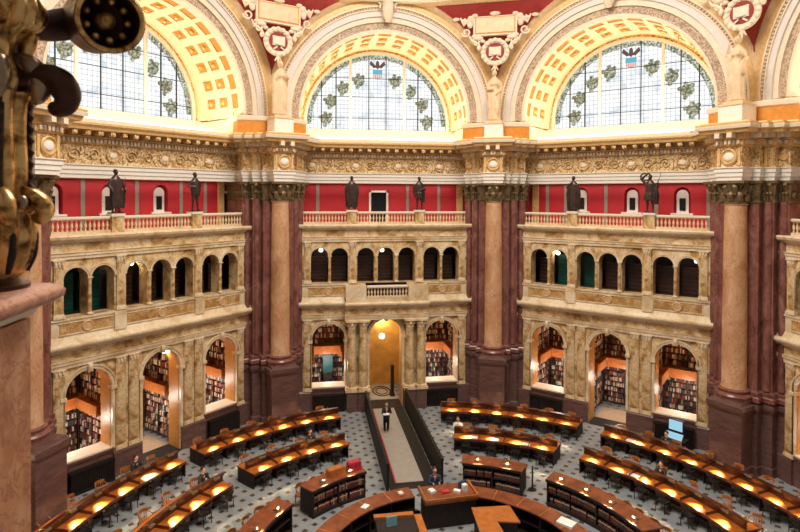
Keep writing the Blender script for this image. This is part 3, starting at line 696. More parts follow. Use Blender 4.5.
def make_column():
    r = empty('column')
    mb = MB().lathe([(.8, 3.78), (.8, 3.9), (.84, 3.94), (.86, 4.02), (.8, 4.1), (.70, 4.14), (.68, 4.2), (.74, 4.24), (.74, 4.3), (.66, 4.34), (.60, 4.38)], n=40); mb.build('base', M['red_marble'], r, auto=.5)
    mb = MB().lathe([(.62, 4.36), (.585, 4.46), (.58, 8), (.55, 11.5), (.515, 13.75), (.56, 13.8), (.56, 13.86)], n=40); mb.build('shaft', M['column'], r, auto=.6)
    mb = MB().lathe([(.58, 13.84), (.58, 13.92), (.48, 13.96), (.50, 14.4), (.62, 14.8), (.66, 14.86)], n=32)
    for z, n, h, o_ in ((13.98, 8, .4, .14), (14.32, 8, .42, .2)):
        for k in range(n):
            a = 2 * PI * (k + (.5 if z > 14.2 else 0)) / n; c_, s_ = math.cos(a), math.sin(a); R_ = .5
            mb.tube([((R_) * c_, R_ * s_, z), ((R_ + .06) * c_, (R_ + .06) * s_, z + h * .6), ((R_ + o_) * c_, (R_ + o_) * s_, z + h * .95), ((R_ + o_ * 1.2) * c_, (R_ + o_ * 1.2) * s_, z + h * .78)], [.15, .16, .12, .05], 7)
    for k in range(4):
        a = PI / 4 + k * PI / 2; c_, s_ = math.cos(a), math.sin(a)
        mb.tube([(.45 * c_, .45 * s_, 14.55), (.66 * c_, .66 * s_, 14.8), (.86 * c_, .86 * s_, 14.86), (.84 * c_, .84 * s_, 14.72), (.76 * c_, .76 * s_, 14.74)], [.08, .09, .09, .08, .05], 7)
    ab = [(.8 * x, .8 * y) for x, y in ((-1, -1), (0, -.8), (1, -1), (.8, 0), (1, 1), (0, .8), (-1, 1), (-.8, 0))]
    mb.prism(ab, 14.88, 15.02); mb.build('capital', M['capital'], r, auto=.7)
    return r
pl = {(-1.5): 'left, partly behind the gilt lamp standard', -.5: 'left of the far arcade', .5: 'right of the far arcade', 1.5: 'at the right of the view', -2.5: 'nearest on the left wall', 2.5: 'nearest on the right wall'}
pier0 = make_pier(); col0 = make_column()
for i, k in enumerate((-1.5, -.5, .5, 1.5)):
    p = pier0 if i == 0 else dup(pier0); q = col0 if i == 0 else dup(col0)
    for o_, c_, l_ in ((p, 'pier', 'red and brown marble clustered pier '), (q, 'column', 'honey marble column with gilt leafy capital, ')):
        o_.location = polar((18.38 if c_ == 'column' else 17.97) if i == 0 else 18, k * 45); o_.rotation_euler = (0, 0, -k * PI / 4)
        tag(o_, l_ + pl[k], c_, c_ + 's between the arcades')

# ------------------------------------------------------------------ pilasters, columns and colonnettes of the arcades
def mk_pil(w, z0, z1, name='pilaster'):
    r = empty(name); h = w / 2
    MB().box(-h - .05, h + .05, -.14, .1, z0, z0 + .14).box(-h - .02, h + .02, -.11, .1, z0 + .14, z0 + .22).build('base', M['siena_light'], r)
    mb = MB().box(-h, h, -.08, .1, z0 + .2, z1 - .3); mb.box(-h + .07, h - .07, -.1, 0, z0 + .35, z1 - .45); mb.build('shaft', M['siena'], r)
    mb = MB().box(-h - .05, h + .05, -.15, .1, z1 - .06, z1).box(-h, h, -.1, .1, z1 - .34, z1 - .06)
    for x in (-h * .7, 0, h * .7): mb.ball((x, -.11, z1 - .18), (.06, .05, .12), 8, 6)
    mb.build('capital', M['siena_light'], r); return r
def mk_col(r_, z0, z1, name, mat='siena', block=0):
    r = empty(name)
    if block: MB().box(-block, block, -block, .55, .0, z0).box(-block - .03, block + .03, -block - .03, .55, z0 - .1, z0).build('pedestal', M['brown_marble'], r)
    MB().box(-r_ * 1.45, r_ * 1.45, -r_ * 1.45, r_ * 1.45, z0, z0 + r_ * .5).lathe([(r_ * 1.4, z0 + r_ * .5), (r_ * 1.4, z0 + r_ * .8), (r_ * 1.1, z0 + r_)], n=16).build('base', M['siena_light'], r)
    MB().lathe([(r_, z0 + r_), (r_ * .98, (z0 + z1) / 2), (r_ * .86, z1 - r_ * 1.8)], n=18).build('shaft', M[mat], r, auto=.6)
    mb = MB().lathe([(r_ * .95, z1 - r_ * 1.9), (r_ * .9, z1 - r_ * 1.7), (r_ * 1.1, z1 - r_ * .8), (r_ * 1.35, z1 - r_ * .4)], n=16).box(-r_ * 1.4, r_ * 1.4, -r_ * 1.4, r_ * 1.4, z1 - r_ * .4, z1)
    for k in range(8):
        a = k * PI / 4; mb.ball((r_ * 1.1 * math.cos(a), r_ * 1.1 * math.sin(a), z1 - r_), r_ * .3, 6, 5)
    mb.build('capital', M['siena_light'], r, auto=.6); return r
protos = {}
def put(key, maker, b, s, d, label, cat, group):
    if key not in protos: protos[key] = maker(); o_ = protos[key]
    else: o_ = dup(protos[key])
    o_.location = bay(b, s, d); o_.rotation_euler = (0, 0, -b * PI / 4); tag(o_, label, cat, group); return o_
ordn = ['leftmost', 'second from left', 'third from left', 'fourth from left', 'fifth from left', 'rightmost']
for b in (-1, 0, 1, 2, -2):
    for i, s in enumerate((-5.2, -2.27, -1.59, 1.59, 2.27, 5.2)):
        if b == 0 and 0 < i < 5:
            put('bigcol', lambda: mk_col(.30, 1.3, 6.0, 'entrance_column', 'siena', .36), b, s + (.05 if abs(s) > 2 else -.03) * (1 if s > 0 else -1), FD - .33,
                'veined marble column on a brown block beside the far entrance, ' + ['leftmost of four', 'second from left', 'third from left', 'rightmost of four'][i - 1], 'column', 'columns flanking the far entrance')
        else:
            put('lowpil', lambda: mk_pil(.5, 1.3, 6.0), b, s, FD - .02, 'veined marble pilaster on ground floor of %s arcade, %s' % (BL[b], ordn[i]), 'pilaster', 'ground floor pilasters, ' + BL[b])
    for i, s in enumerate((-5.2, -2.25, 2.25, 5.2)):
        put('uppil', lambda: mk_pil(.42, 8.38, 11.12), b, s, FD - .02, 'small pilaster in upper arcade of %s, %s' % (BL[b], ['leftmost', 'left inner', 'right inner', 'rightmost'][i]), 'pilaster', 'upper arcade pilasters, ' + BL[b])
    for i, s in enumerate((-3.77, -.69, .69, 3.77)):
        put('colnt', lambda: mk_col(.095, 8.4, 10.2, 'colonnette'), b, s, FD - .02, 'slender colonnette between small arches on %s, %s' % (BL[b], ['leftmost', 'left of centre', 'right of centre', 'rightmost'][i]), 'column', 'colonnettes of the upper arcade, ' + BL[b])

# ------------------------------------------------------------------ balustrades, statue pedestals, far balcony
bal_me = MB().lathe([(.055, 0), (.055, .05), (.03, .08), (.07, .22), (.06, .3), (.03, .42), (.045, .47), (.055, .5), (.055, .54)], n=8).build('baluster', M['siena_light'], auto=.6)
bal_mesh = bal_me.data; bpy.data.objects.remove(bal_me)
def balustrade(b, s0, s1, d, z, label, group, sp=.2):
    r = empty('balustrade', bay(b, (s0 + s1) / 2, d, z), -b * PI / 4, label, 'balustrade', group); h = (s1 - s0) / 2
    MB().box(-h, h, -.14, .14, 0, .13).build('base_rail', M['siena_light'], r)
    MB().mx(-h, h, [(.12, .67), (-.12, .67), (-.16, .72), (-.16, .8), (-.12, .83), (.12, .83), (.16, .8), (.16, .72)]).build('top_rail', M['cream'], r)
    n = int((s1 - s0) / sp)
    for i in range(n):
        o_ = bpy.data.objects.new('baluster', bal_mesh); col.objects.link(o_); o_.parent = r; o_.location = (-h + (s1 - s0) * (i + .5) / n, 0, .13)
for b in (-1, 0, 1, 2, -2):
    for s0, s1, w in ((-5.6, -2.63, 'left section'), (-1.97, 1.97, 'middle section'), (2.63, 5.6, 'right section')):
        balustrade(b, s0, s1, 18.72, 12.28, 'pale marble gallery balustrade below the red wall, %s of %s' % (w, BL[b]), 'gallery balustrades')
    for sg, w in ((-1, 'left'), (1, 'right')):
        r = empty('statue_pedestal', bay(b, sg * 2.3, 18.72, 12.28), -b * PI / 4, 'marble pedestal block under the %s bronze statue on %s' % (w, BL[b]), 'pedestal', 'statue pedestals')
        MB().box(-.3, .3, -.24, .24, 0, .8).box(-.33, .33, -.27, .27, 0, .14).build('die', M['siena'], r)
        MB().box(-.36, .36, -.28, .28, .8, .95).build('cap', M['cream'], r)
balustrade(0, -1.35, 1.35, FD - .62, 7.2 + .24, 'small balcony balustrade above the far entrance', 'balcony')
mb = MB().box(-2.75, -1.4, FD - .72, FD - .05, 7.2, 8.28).box(1.4, 2.75, FD - .72, FD - .05, 7.2, 8.28).box(-2.75, 2.75, FD - .74, FD, 7.18, 7.44)
tag(mb.build('balcony_parapet', M['siena_light']), 'solid marble balcony wall ends over the far entrance', 'parapet')

# ------------------------------------------------------------------ alcoves behind the arches
def alcove(b):
    root = shells[b]
    ac = MB(); wl = MB()
    for xc in (-3.82, 0, 3.82):
        if b == 0 and xc == 0: continue
        wl.box(xc - 1.9, xc - 1.82, FD + 1.05, 23, 0, 6.4); wl.box(xc + 1.82, xc + 1.9, FD + 1.05, 23, 0, 6.4)
    wl.box(-5.8, 5.8, 23.0, 23.2, 0, 6.4); wl.box(-5.8, 5.8, FD + 1.0, 23.2, 6.3, 6.45)
    wl.build('alcove_wall', M['ochre_wall'], root)
    g = MB().box(-6.4, 6.4, 20.4, 20.6, 8.2, 11.9).box(-6.4, 6.4, FD + .7, 20.4, 11.3, 11.5).box(-6.4, 6.4, FD + .7, 20.4, 8.25, 8.36); g.build('upper_stack_wall', M['darkshelf'], root)
for b in shells: alcove(b)
book_stuff = {b: MB() for b in shells}
def books_row(mb, fx, x0, x1, z, hmax, th=.07):
    """fx(x, depth) -> world-free local (x,y); rows of upright books"""
    x = x0 + .02
    while x < x1 - .08:
        w = random.uniform(.05, .1); h = hmax * random.uniform(.68, .95); mb.mi = random.choice((0, 0, 1, 2, 3, 3, 4, 5))
        if random.random() < .06: x += .2; continue
        a, c = fx(x, 0), fx(x + w * .92, .2)
        mb.box(min(a[0], c[0]), max(a[0], c[0]), min(a[1], c[1]), max(a[1], c[1]), z, z + h); x += w
def bookcase(b, xc, side, z0, z1, nsh, label):
    """side: 'back', 'left' or 'right' inside the alcove centred on xc"""
    r = empty('bookcase', (0, 0, 0), -b * PI / 4, label, 'bookcase', 'bookcases in the %s alcoves' % BL[b])
    fr_ = MB(); sh = MB(); st = book_stuff[b]
    if side == 'back': L0, L1, f = xc - 1.4, xc + 1.4, lambda x, dd: (x, 22.6 + dd)
    elif side == 'left': L0, L1, f = 19.7, 22.5, lambda x, dd: (xc - 1.45 - dd, x)
    else: L0, L1, f = 19.7, 22.5, lambda x, dd: (xc + 1.45 + dd, x)
    def bx(m_, a, c, d0, d1, za, zb):
        p, q = f(a, d0), f(c, d1); m_.box(min(p[0], q[0]), max(p[0], q[0]), min(p[1], q[1]), max(p[1], q[1]), za, zb)
    bx(fr_, L0, L1, .28, .34, z0, z1)
    for x in (L0, (L0 + L1) / 2, L1): bx(fr_, x - .03, x + .03, -.02, .3, z0, z1)
    bx(fr_, L0, L1, -.04, .3, z1 - .08, z1)
    H = (z1 - z0 - .1) / nsh
    for i in range(nsh):
        z = z0 + i * H; bx(sh, L0, L1, 0, .28, z, z + .03)
        books_row(st, f, L0 + .05, (L0 + L1) / 2 - .03, z + .03, H - .06); books_row(st, f, (L0 + L1) / 2 + .03, L1 - .03, z + .03, H - .06)
    cs = fr_.build('case', M['darkshelf'], r); sh.build('shelf', M['mahogany'], cs)
nm3 = {-3.82: 'left arch', 0: 'middle arch', 3.82: 'right arch'}
for b in shells:
    for xc in (-3.82, 0, 3.82):
        if b == 0 and xc == 0: continue
        for side in ('back', 'left', 'right'):
            if b in (-2, 2) and side != 'back': continue
            bookcase(b, xc, side, .15, 2.75, 7, 'lower bookcase at %s of alcove behind %s, %s' % (side, nm3[xc], BL[b]))
            bookcase(b, xc, side, 3.3, 6.25, 7, 'upper bookcase at %s of alcove behind %s, %s' % (side, nm3[xc], BL[b]))
        # wooden balcony running round the alcove
        mb = MB().box(xc - 1.8, xc + 1.8, 21.7, 22.6, 2.78, 2.9).box(xc - 1.8, xc + 1.8, 21.66, 21.72, 2.78, 3.32)
        mb.box(xc - 1.8, xc - .95, 19.6, 21.7, 2.78, 2.9).box(xc - .99, xc - .93, 19.6, 21.7, 2.78, 3.32).box(xc + .95, xc + 1.8, 19.6, 21.7, 2.78, 2.9).box(xc + .93, xc + .99, 19.6, 21.7, 2.78, 3.32)
        mb.box(xc - 1.0, xc + 1.0, 21.62, 21.76, 3.30, 3.37)
        o_ = mb.build('alcove_balcony', M['wood_lit']); o_.rotation_euler = (0, 0, -b * PI / 4)
        tag(o_, 'orange wooden balcony between book tiers behind %s, %s' % (nm3[xc], BL[b]), 'balcony', 'alcove balconies')
        for z, e, c_ in ((5.1, 42, (1, .52, .20)), (2.2, 120, (1, .88, .74))):
            l = bpy.data.lights.new('alcove_light', 'POINT'); l.energy = e; l.color = c_; l.shadow_soft_size = .25
            o_ = bpy.data.objects.new('alcove_light', l); col.objects.link(o_); o_.location = bay(b, xc, 20.6, z)
    if abs(b) == 1:
        q = MB().box(-1.05, 1.05, FD + 1.1, FD + 3.2, .01, .035).box(-1.0, 1.0, FD + 1.15, FD + 3.15, .035, .04).build('doorway_carpet', M['doormat']); q.rotation_euler = (0, 0, -b * PI / 4); tag(q, 'tan carpet inside the middle arch doorway, ' + BL[b], 'carpet')
        q = MB().box(-1.1, 1.1, FD - .2, FD + 1.08, .022, .045).build('doorway_threshold', M['blackwood']); q.rotation_euler = (0, 0, -b * PI / 4); tag(q, 'black threshold strip at the middle arch doorway, ' + BL[b], 'threshold')
    o_ = book_stuff[b].build('packed_books', mats=BK); o_.rotation_euler = (0, 0, -b * PI / 4)
    tag(o_, 'rows of old bound books packing the alcove shelves, ' + BL[b], 'books', kind='stuff')
    # stacks seen through the upper arcade
    for i, s in enumerate((-4.42, -3.12, -1.38, 0, 1.38, 3.12, 4.42)):
        g = (b == -1 and i in (0, 1)) or (b == 1 and i in (1, 2))
        r = empty('stack_shelf', (0, 0, 0), -b * PI / 4, '%s shelf unit seen through small arch, %s of seven on %s' % ('green' if g else 'dark', ['first', 'second', 'third', 'fourth', 'fifth', 'sixth', 'seventh'][i], BL[b]), 'shelf', 'shelf units behind the upper arcade')
        cs = MB().box(s - .5, s + .5, 19.75, 20.1, 8.36, 10.3 if g else 10.0).build('cabinet', M['green'] if g else M['darkshelf'], r)
        mb = MB()
        for k in range(7): mb.box(s - .5, s + .5, 19.7, 19.76, 8.5 + k * .25, 8.53 + k * .25)
        mb.build('shelf_edge', M['teal'] if g else M['mahogany'], cs)
globe_me = MB().lathe([(.02, -.12), (.1, -.1), (.14, 0), (.1, .1), (.03, .13)], n=14).build('globe', M['globe'], auto=.9).data
bpy.data.objects.remove(bpy.data.objects['globe'])
def globe(b, s, d, z, lab, k=1.0, e=6):
    r = empty('pendant_lamp', bay(b, s, d, z), 0, lab, 'lamp', 'lit globes behind the arches')
    o_ = bpy.data.objects.new('globe', globe_me); col.objects.link(o_); o_.parent = r; o_.scale = (k, k, k)
    MB().tube([(0, 0, .12 * k), (0, 0, .55)], .012, 6).build('stem', M['brass'], r)
    l = bpy.data.lights.new('globe_light', 'POINT'); l.energy = e; l.color = (1, .8, .5); l.shadow_soft_size = .1; q = bpy.data.objects.new('globe_light', l); col.objects.link(q); q.location = bay(b, s, d - .2, z - .1)
globe(0, -4.32, 19.2, 10.5, 'lit globe behind leftmost small arch of the far side'); globe(0, -.18, 19.2, 10.46, 'lit globe behind centre small arch of the far side')
globe(1, -3.46, 19.2, 10.43, 'lit globe behind second small arch on the right side'); globe(1, 4.75, 19.2, 10.48, 'lit globe behind last small arch on the right side')
globe(-1, -1.24, 19.2, 10.56, 'lit globe behind third small arch on the left side'); globe(-1, .83, 19.5, 5.38, 'lit globe at the crown of the left doorway arch', 1, 20)
# far vestibule
mb = MB().box(-2.0, -1.9, FD + 1.05, 25, 0, 5.9).box(1.9, 2.0, FD + 1.05, 25, 0, 5.9).box(-2, 2, 25, 25.1, 0, 5.9).box(-2, 2, FD + 1.05, 25, 5.75, 5.9)
mb.build('vestibule_wall', M['ochre_wall'], shells[0])
mb = MB().box(-1.85, 1.85, 24.4, 24.9, 0, 1.1).box(-1.85, 1.85, 24.35, 24.9, 1.1, 1.16); tag(mb.build('vestibule_counter', M['darkwood']), 'dark counter at the back inside the far entrance', 'counter')
mb = MB().box(.62, .84, 20.2, 20.42, 0, 2.2).box(.56, .9, 20.14, 20.48, 0, .2); tag(mb.build('entrance_post', M['darkwood']), 'dark square post right of the rug inside far entrance', 'post')
mb = MB().box(-1.1, 1.1, 18.15, 19.6, .005, .03); tag(mb.build('door_mat', M['darkwood']), 'dark mat in the far entrance between rug and aisle', 'mat')
r = empty('round_arch_doorway', (0, 24.9, 0), 0, 'yellow doorway arches at the back of the far entrance', 'doorway')
mb = MB(); mb.ring(0, 3.6, 1.2, 1.45, -.1, .05, legs=2.4, n=20); mb.box(-1.6, 1.6, -.12, 0, 3.4, 3.6); mb.build('arch_frame', M['siena'], r)
globe(0, -.06, 20.0, 4.36, 'bright hanging lantern inside the far entrance arch', 1.5, 60)
l = bpy.data.lights.new('vestibule_light', 'POINT'); l.energy = 110; l.color = (1, .78, .4); l.shadow_soft_size = .3; o_ = bpy.data.objects.new('vestibule_light', l); col.objects.link(o_); o_.location = (.2, 22.6, 4.9)
r = empty('entrance_rug', (.1, 21.3, 0), 0, 'tan rug with dark oval border inside the far entrance', 'rug')
MB().box(-.95, .95, -1.6, 1.6, .01, .03).build('pile', M['rug'], r)
mb = MB(); mb.tube([(.62 * math.cos(t), 1.0 * math.sin(t), .035) for t in [i * PI / 16 for i in range(32)]], .05, 6, True); mb.tube([(.4 * math.cos(t), .65 * math.sin(t), .035) for t in [i * PI / 16 for i in range(32)]], .04, 6, True); mb.build('oval_border', M['darkwood'], r)

# ------------------------------------------------------------------ sculpted figures (one continuous surface each, grown by voxel union)
def finish(mb, name, mat, parent, vox, smooth=1):
    o_ = mb.build(name, mat, parent)
    m_ = o_.modifiers.new('union', 'REMESH'); m_.mode = 'VOXEL'; m_.voxel_size = vox; m_.use_smooth_shade = True
    if smooth: k = o_.modifiers.new('soften', 'SMOOTH'); k.factor = .4; k.iterations = smooth
    return o_
def limb(mb, *pr): mb.tube([p for p, r in pr], [r for p, r in pr], 10)
def head(mb, c, r=.13, tilt=0):
    x, y, z = c
    mb.ball((x, y, z), (r * .8, r * .95, r * 1.15), 14, 10); mb.ball((x, y - r * .25, z - r * .55), (r * .55, r * .6, r * .55))
    mb.tube([(x, y - r * .85, z + r * .25), (x, y - r * 1.15, z - r * .12), (x, y - r * .9, z - r * .18)], [r * .1, r * .16, r * .12], 6)
    mb.ball((x, y - r * .88, z - r * .5), (r * .28, r * .12, r * .1), 8, 5); mb.ball((x, y - r * .85, z + r * .32), (r * .6, r * .16, r * .1), 8, 5)
    for sg in (-1, 1): mb.ball((x + sg * r * .8, y + r * .05, z), (r * .12, r * .2, r * .28), 8, 5)
def hand(mb, p, d, r=.045):
    p = Vector(p); d = Vector(d).normalized(); s_ = d.orthogonal().normalized()
    mb.tube([p, p + d * r * 2.2], [r * .8, r], 8)
    for k, ln in enumerate((1.5, 1.9, 1.8, 1.3)): q = p + d * r * 2 + s_ * r * (k - 1.5) * .55; mb.tube([q, q + d * r * ln * .7, q + d * r * ln * 1.1 - s_.cross(d) * r * .5], r * .28, 5)
    mb.tube([p + s_ * r * .6, p + s_ * r * 1.5 + d * r * 1.4], r * .3, 5)
def bronze(b, s, d, z, kind, label):
    r = empty('bronze_statue', bay(b, s, d, z), -b * PI / 4, label, 'statue', 'bronze portrait statues'); mb = MB()
    MB().box(-.3, .3, -.26, .26, 0, .06).build('statue_base', M['bronze'], r)
    H = 2.25; hz = 2.06
    cloak = kind in (0, 2, 4)
    # legs
    for sg, fx in ((-1, -.02), (1, .04)):
        limb(mb, ((sg * .11, .0, 1.2), .13), ((sg * .13, -.02, .66), .085), ((sg * .14 + fx, 0, .18), .055), ((sg * .14 + fx, 0, .1), .05))
        limb(mb, ((sg * .14 + fx, .04, .1), .06), ((sg * .17 + fx, -.14, .09), .05))
    hem = {0: .28, 1: .95, 2: .16, 3: .78, 4: .08, 5: .72}[kind]; wd_ = {0: .30, 1: .22, 2: .36, 3: .30, 4: .34, 5: .34}[kind]
    mb.loft([(0, .0, hem, wd_, .24, 1), (0, 0, hem + .35, wd_ * .98, .23, 1), (0, 0, 1.2, .27 if not cloak else wd_ * .95, .2, .7), (0, 0, 1.5, .28 if not cloak else .33, .2, .4), (0, 0, 1.72, .31, .18, .2), (0, 0, 1.86, .17, .13, 0), (0, 0, 1.95, .075, .08, 0)], 32, 7, .07, kind)
    limb(mb, ((0, 0, 1.85), .08), ((0, -.01, hz), .075)); head(mb, (0, -.03, hz + .03), .125)
    mb.ball((0, .02, hz + .08), (.12, .13, .12))
    sl, sr = (-.27, 0, 1.74), (.27, 0, 1.74)
    if kind == 0: A = [(sl, (-.38, -.05, 1.4), (-.26, -.2, 1.15)), (sr, (.40, -.02, 1.42), (.42, -.16, 1.2))]
    elif kind == 1: A = [(sl, (-.36, .02, 1.42), (-.12, -.2, 1.4)), (sr, (.34, .02, 1.4), (.3, -.02, 1.08))]
    elif kind == 2: A = [(sl, (-.42, 0, 1.4), (-.44, -.05, 1.05)), (sr, (.42, 0, 1.4), (.43, -.05, 1.06))]
    elif kind == 3: A = [(sl, (-.36, .02, 1.4), (-.36, -.02, 1.08)), (sr, (.40, -.05, 1.42), (.1, -.24, 1.34))]
    elif kind == 4: A = [(sl, (-.38, -.1, 1.5), (-.1, -.2, 1.76)), (sr, (.38, 0, 1.4), (.36, -.08, 1.1))]
    else: A = [(sl, (-.5, -.02, 2.0), (-.16, -.05, 2.28)), (sr, (.44, -.04, 1.5), (.46, -.18, 1.72))]
    for a_, e_, w_ in A:
        limb(mb, (a_, .1), (e_, .085), (w_, .055)); hand(mb, w_, Vector(w_) - Vector(e_))
    if kind == 0: mb.tube([(.42, -.16, 1.85), (.42, -.14, .5)], .02, 6); mb.loft([(.36, .02, .25, .12, .12, 1), (.36, 0, 1.2, .1, .14, 1)], 16, 5, .1)
    if kind == 3: mb.loft([(.26, .08, .5, .16, .12, 1), (.3, .06, 1.2, .14, .14, .5), (.24, 0, 1.7, .1, .12, 0)], 20, 5, .1)
    if kind == 5:
        mb.tube([(-.24 + .3 * math.cos(t), -.02, 2.14 + .2 * math.sin(t)) for t in [i * PI / 10 for i in range(20)]], .05, 6, True)
        mb.tube([(.62, -.2, 2.35), (.44, -.18, 1.7), (.38, -.1, 1.2)], .025, 6); mb.loft([(.3, .05, .5, .14, .14, 1), (.32, .02, 1.1, .18, .15, 1), (.26, 0, 1.7, .1, .12, 0)], 20, 5, .1)
    if kind in (2, 4):
        for sg in (-1, 1): mb.loft([(sg * .26, .06, hem, .13, .16, 1), (sg * .34, .03, 1.1, .12, .16, 1), (sg * .26, 0, 1.7, .1, .12, 0)], 20, 5, .1, 3)
    finish(mb, 'figure', M['bronze'], r, .026)
for b, sg, k, lab in ((-1, -1, 0, 'dark bronze cloaked statue with staff, left wall, nearer the gilt lamp'), (-1, 1, 1, 'slim dark bronze statue by the left wall red door'),
                      (0, -1, 2, 'bronze statue in long coat left of the far dark door'), (0, 1, 3, 'bronze statue in knee breeches on far side, right pedestal'),
                      (1, -1, 4, 'bronze statue in floor length robe, hand at chin, right wall'), (1, 1, 5, 'bronze statue with arm bent over its head, right wall')):
    bronze(b, sg * 2.3, 18.72, 13.23, k, lab)
def goddess(k, kind, label):
    r = empty('plaster_statue', polar(18.0, k * 45, 18.94), -k * PI / 4, label, 'statue', 'plaster statues over the piers'); mb = MB()
    MB().box(-.5, .5, -.45, .45, 0, .16).build('statue_base', M['statue'], r)
    S = 3.5 / 1.75
    def sc_(p): return tuple(v * S for v in p)
    R_ = [(0, 0, .05, .21, .17, 1), (0, 0, .3, .19, .16, 1), (.01, 0, .6, .185, .15, 1), (.015, 0, .82, .18, .145, .8), (0, 0, .98, .165, .13, .5), (0, 0, 1.1, .125, .10, .3), (0, 0, 1.22, .15, .115, .2), (0, 0, 1.36, .165, .10, .1), (0, 0, 1.43, .10, .075, 0), (0, 0, 1.48, .05, .05, 0)]
    mb.loft([(a * S, b_ * S, z * S + .1, c_ * S, d_ * S, f) for a, b_, z, c_, d_, f in R_], 40, 9, .075, kind + 5)
    mb.ball((.10 * S * (1 if kind != 2 else -1), -.12 * S, .5 * S), (.07 * S, .07 * S, .26 * S))
    for sg in (-1, 1): mb.ball((sg * .065 * S, -.10 * S, 1.29 * S), .055 * S)
    limb(mb, (sc_((0, 0, 1.42)), .055 * S), (sc_((0, -.01, 1.6)), .05 * S)); head(mb, sc_((0, -.02, 1.655)), .098 * S); mb.ball(sc_((0, .05, 1.68)), .085 * S); mb.ball(sc_((0, .10, 1.66)), .05 * S)
    sl, sr = (-.155, 0, 1.37), (.155, 0, 1.37)
    if kind == 0: A = [(sl, (-.21, .02, 1.12), (-.2, -.06, .88)), (sr, (.21, 0, 1.12), (.2, -.14, 1.2))]
    elif kind == 1: A = [(sl, (-.22, 0, 1.13), (-.08, -.15, 1.12)), (sr, (.23, 0, 1.14), (.12, -.13, 1.0))]
    else: A = [(sl, (-.28, -.02, 1.28), (-.2, -.06, 1.5)), (sr, (.24, 0, 1.15), (.21, -.08, .92))]
    for a_, e_, w_ in A:
        limb(mb, (sc_(a_), .06 * S), (sc_(e_), .048 * S), (sc_(w_), .03 * S)); hand(mb, sc_(w_), Vector(w_) - Vector(e_), .028 * S)
    if kind == 0:
        mb.tube([sc_((.2, -.15, 1.05)), sc_((.2, -.15, 1.38))], .03 * S, 8); mb.ball(sc_((.2, -.15, 1.26)), .06 * S)
        mb.loft([(-.21 * S, .0, .2, .06 * S, .1 * S, 1), (-.2 * S, 0, 1.1 * S, .05 * S, .08 * S, 1)], 16, 4, .15); mb.loft([(.19 * S, .04, .6 * S, .04 * S, .06 * S, 1), (.2 * S, 0, 1.15 * S, .04 * S, .06 * S, 1)], 16, 4, .15)
    if kind == 1:
        mb.box(-.24 * S, -.04 * S, -.2 * S, -.12 * S, 1.07 * S, 1.17 * S); mb.loft([(-.17 * S, -.05, .5 * S, .05 * S, .08 * S, 1), (-.17 * S, -.1, 1.1 * S, .05 * S, .06 * S, 1)], 16, 4, .15)
    if kind == 2:
        mb.tube([(.2 * S + .03 * S * math.cos(t), -.08 * S + .05 * S * math.cos(t), .93 * S + .17 * S * math.sin(t)) for t in [i * PI / 10 for i in range(20)]], .035 * S, 6, True)
        mb.loft([(-.15 * S, -.02, .1, .08 * S, .1 * S, 1), (-.2 * S, 0, 1.3 * S, .05 * S, .07 * S, .5)], 16, 4, .15)
    finish(mb, 'figure', M['statue'], r, .045)
    e_ = empty('statue_plinth', polar(18.0, k * 45, 17.94), -k * PI / 4, 'white block plinth under the plaster statue ' + {-.5: 'left of the far window', .5: 'right of the far window', 1.5: 'at the right edge'}[k], 'plinth', 'white statue plinths')
    MB().box(-.6, .6, -.68, .7, 0, .92).build('die', M['white'], e_); MB().box(-.64, .64, -.72, .74, .91, 1.0).build('cap', M['statue'], e_)
goddess(-.5, 0, 'pale robed female statue holding a torch left of the far window'); goddess(.5, 1, 'pale robed female statue holding a book right of the far window'); goddess(1.5, 2, 'pale robed female statue with raised arm and wreath at right')

# ------------------------------------------------------------------ reading desks, lamps, chairs
def lamp_parts():
    r = empty('desk_lamp')       # origin on the desk ridge, front is -y
    MB().tube([(0, 0, 0), (0, 0, .10), (0, -.12, .17), (0, -.26, .16)], .014, 6).build('arm', M['brass'], r)
    mb = MB(); n = 10
    mb.add([(x, -.32 + .085 * math.cos(PI * i / n), .11 + .07 * math.sin(PI * i / n)) for x in (-.17, .17) for i in range(n + 1)], [(i, i + 1, n + 2 + i, n + 1 + i) for i in range(n)] + [tuple(range(n + 1)), tuple(range(2 * n + 1, n, -1))])
    sh = mb.build('lamp_shade', M['capital'], r, auto=.8)
    MB().tube([(-.13, -.33, .125), (.13, -.33, .125)], .02, 8).build('lamp_tube', M['lamp_glow'], sh)
    return r
lamp0 = [None]
LAMP_E = 200
def lamp(r_, th, z, label, face=1, lift=0):
    if lamp0[0] is None: o_ = lamp0[0] = lamp_parts()
    else: o_ = dup(lamp0[0])
    o_.location = polar(r_, th, z); o_.rotation_euler = (0, 0, -math.radians(th) + (0 if face > 0 else PI)); tag(o_, label, 'lamp', 'lit desk lamps')
    l = bpy.data.lights.get('desk_light') or bpy.data.lights.new('desk_light', 'SPOT')
    l.energy = LAMP_E; l.color = (1, .76, .44); l.spot_size = 1.9; l.spot_blend = 1; l.shadow_soft_size = .03
    q = bpy.data.objects.new('desk_light', l); col.objects.link(q)
    q.location = polar(r_ - .36 * face, th, z - .03 + lift); q.rotation_euler = (Matrix.Rotation(-math.radians(th), 3, 'Z') @ Matrix.Rotation(math.radians(-20 * face), 3, 'X')).to_euler()
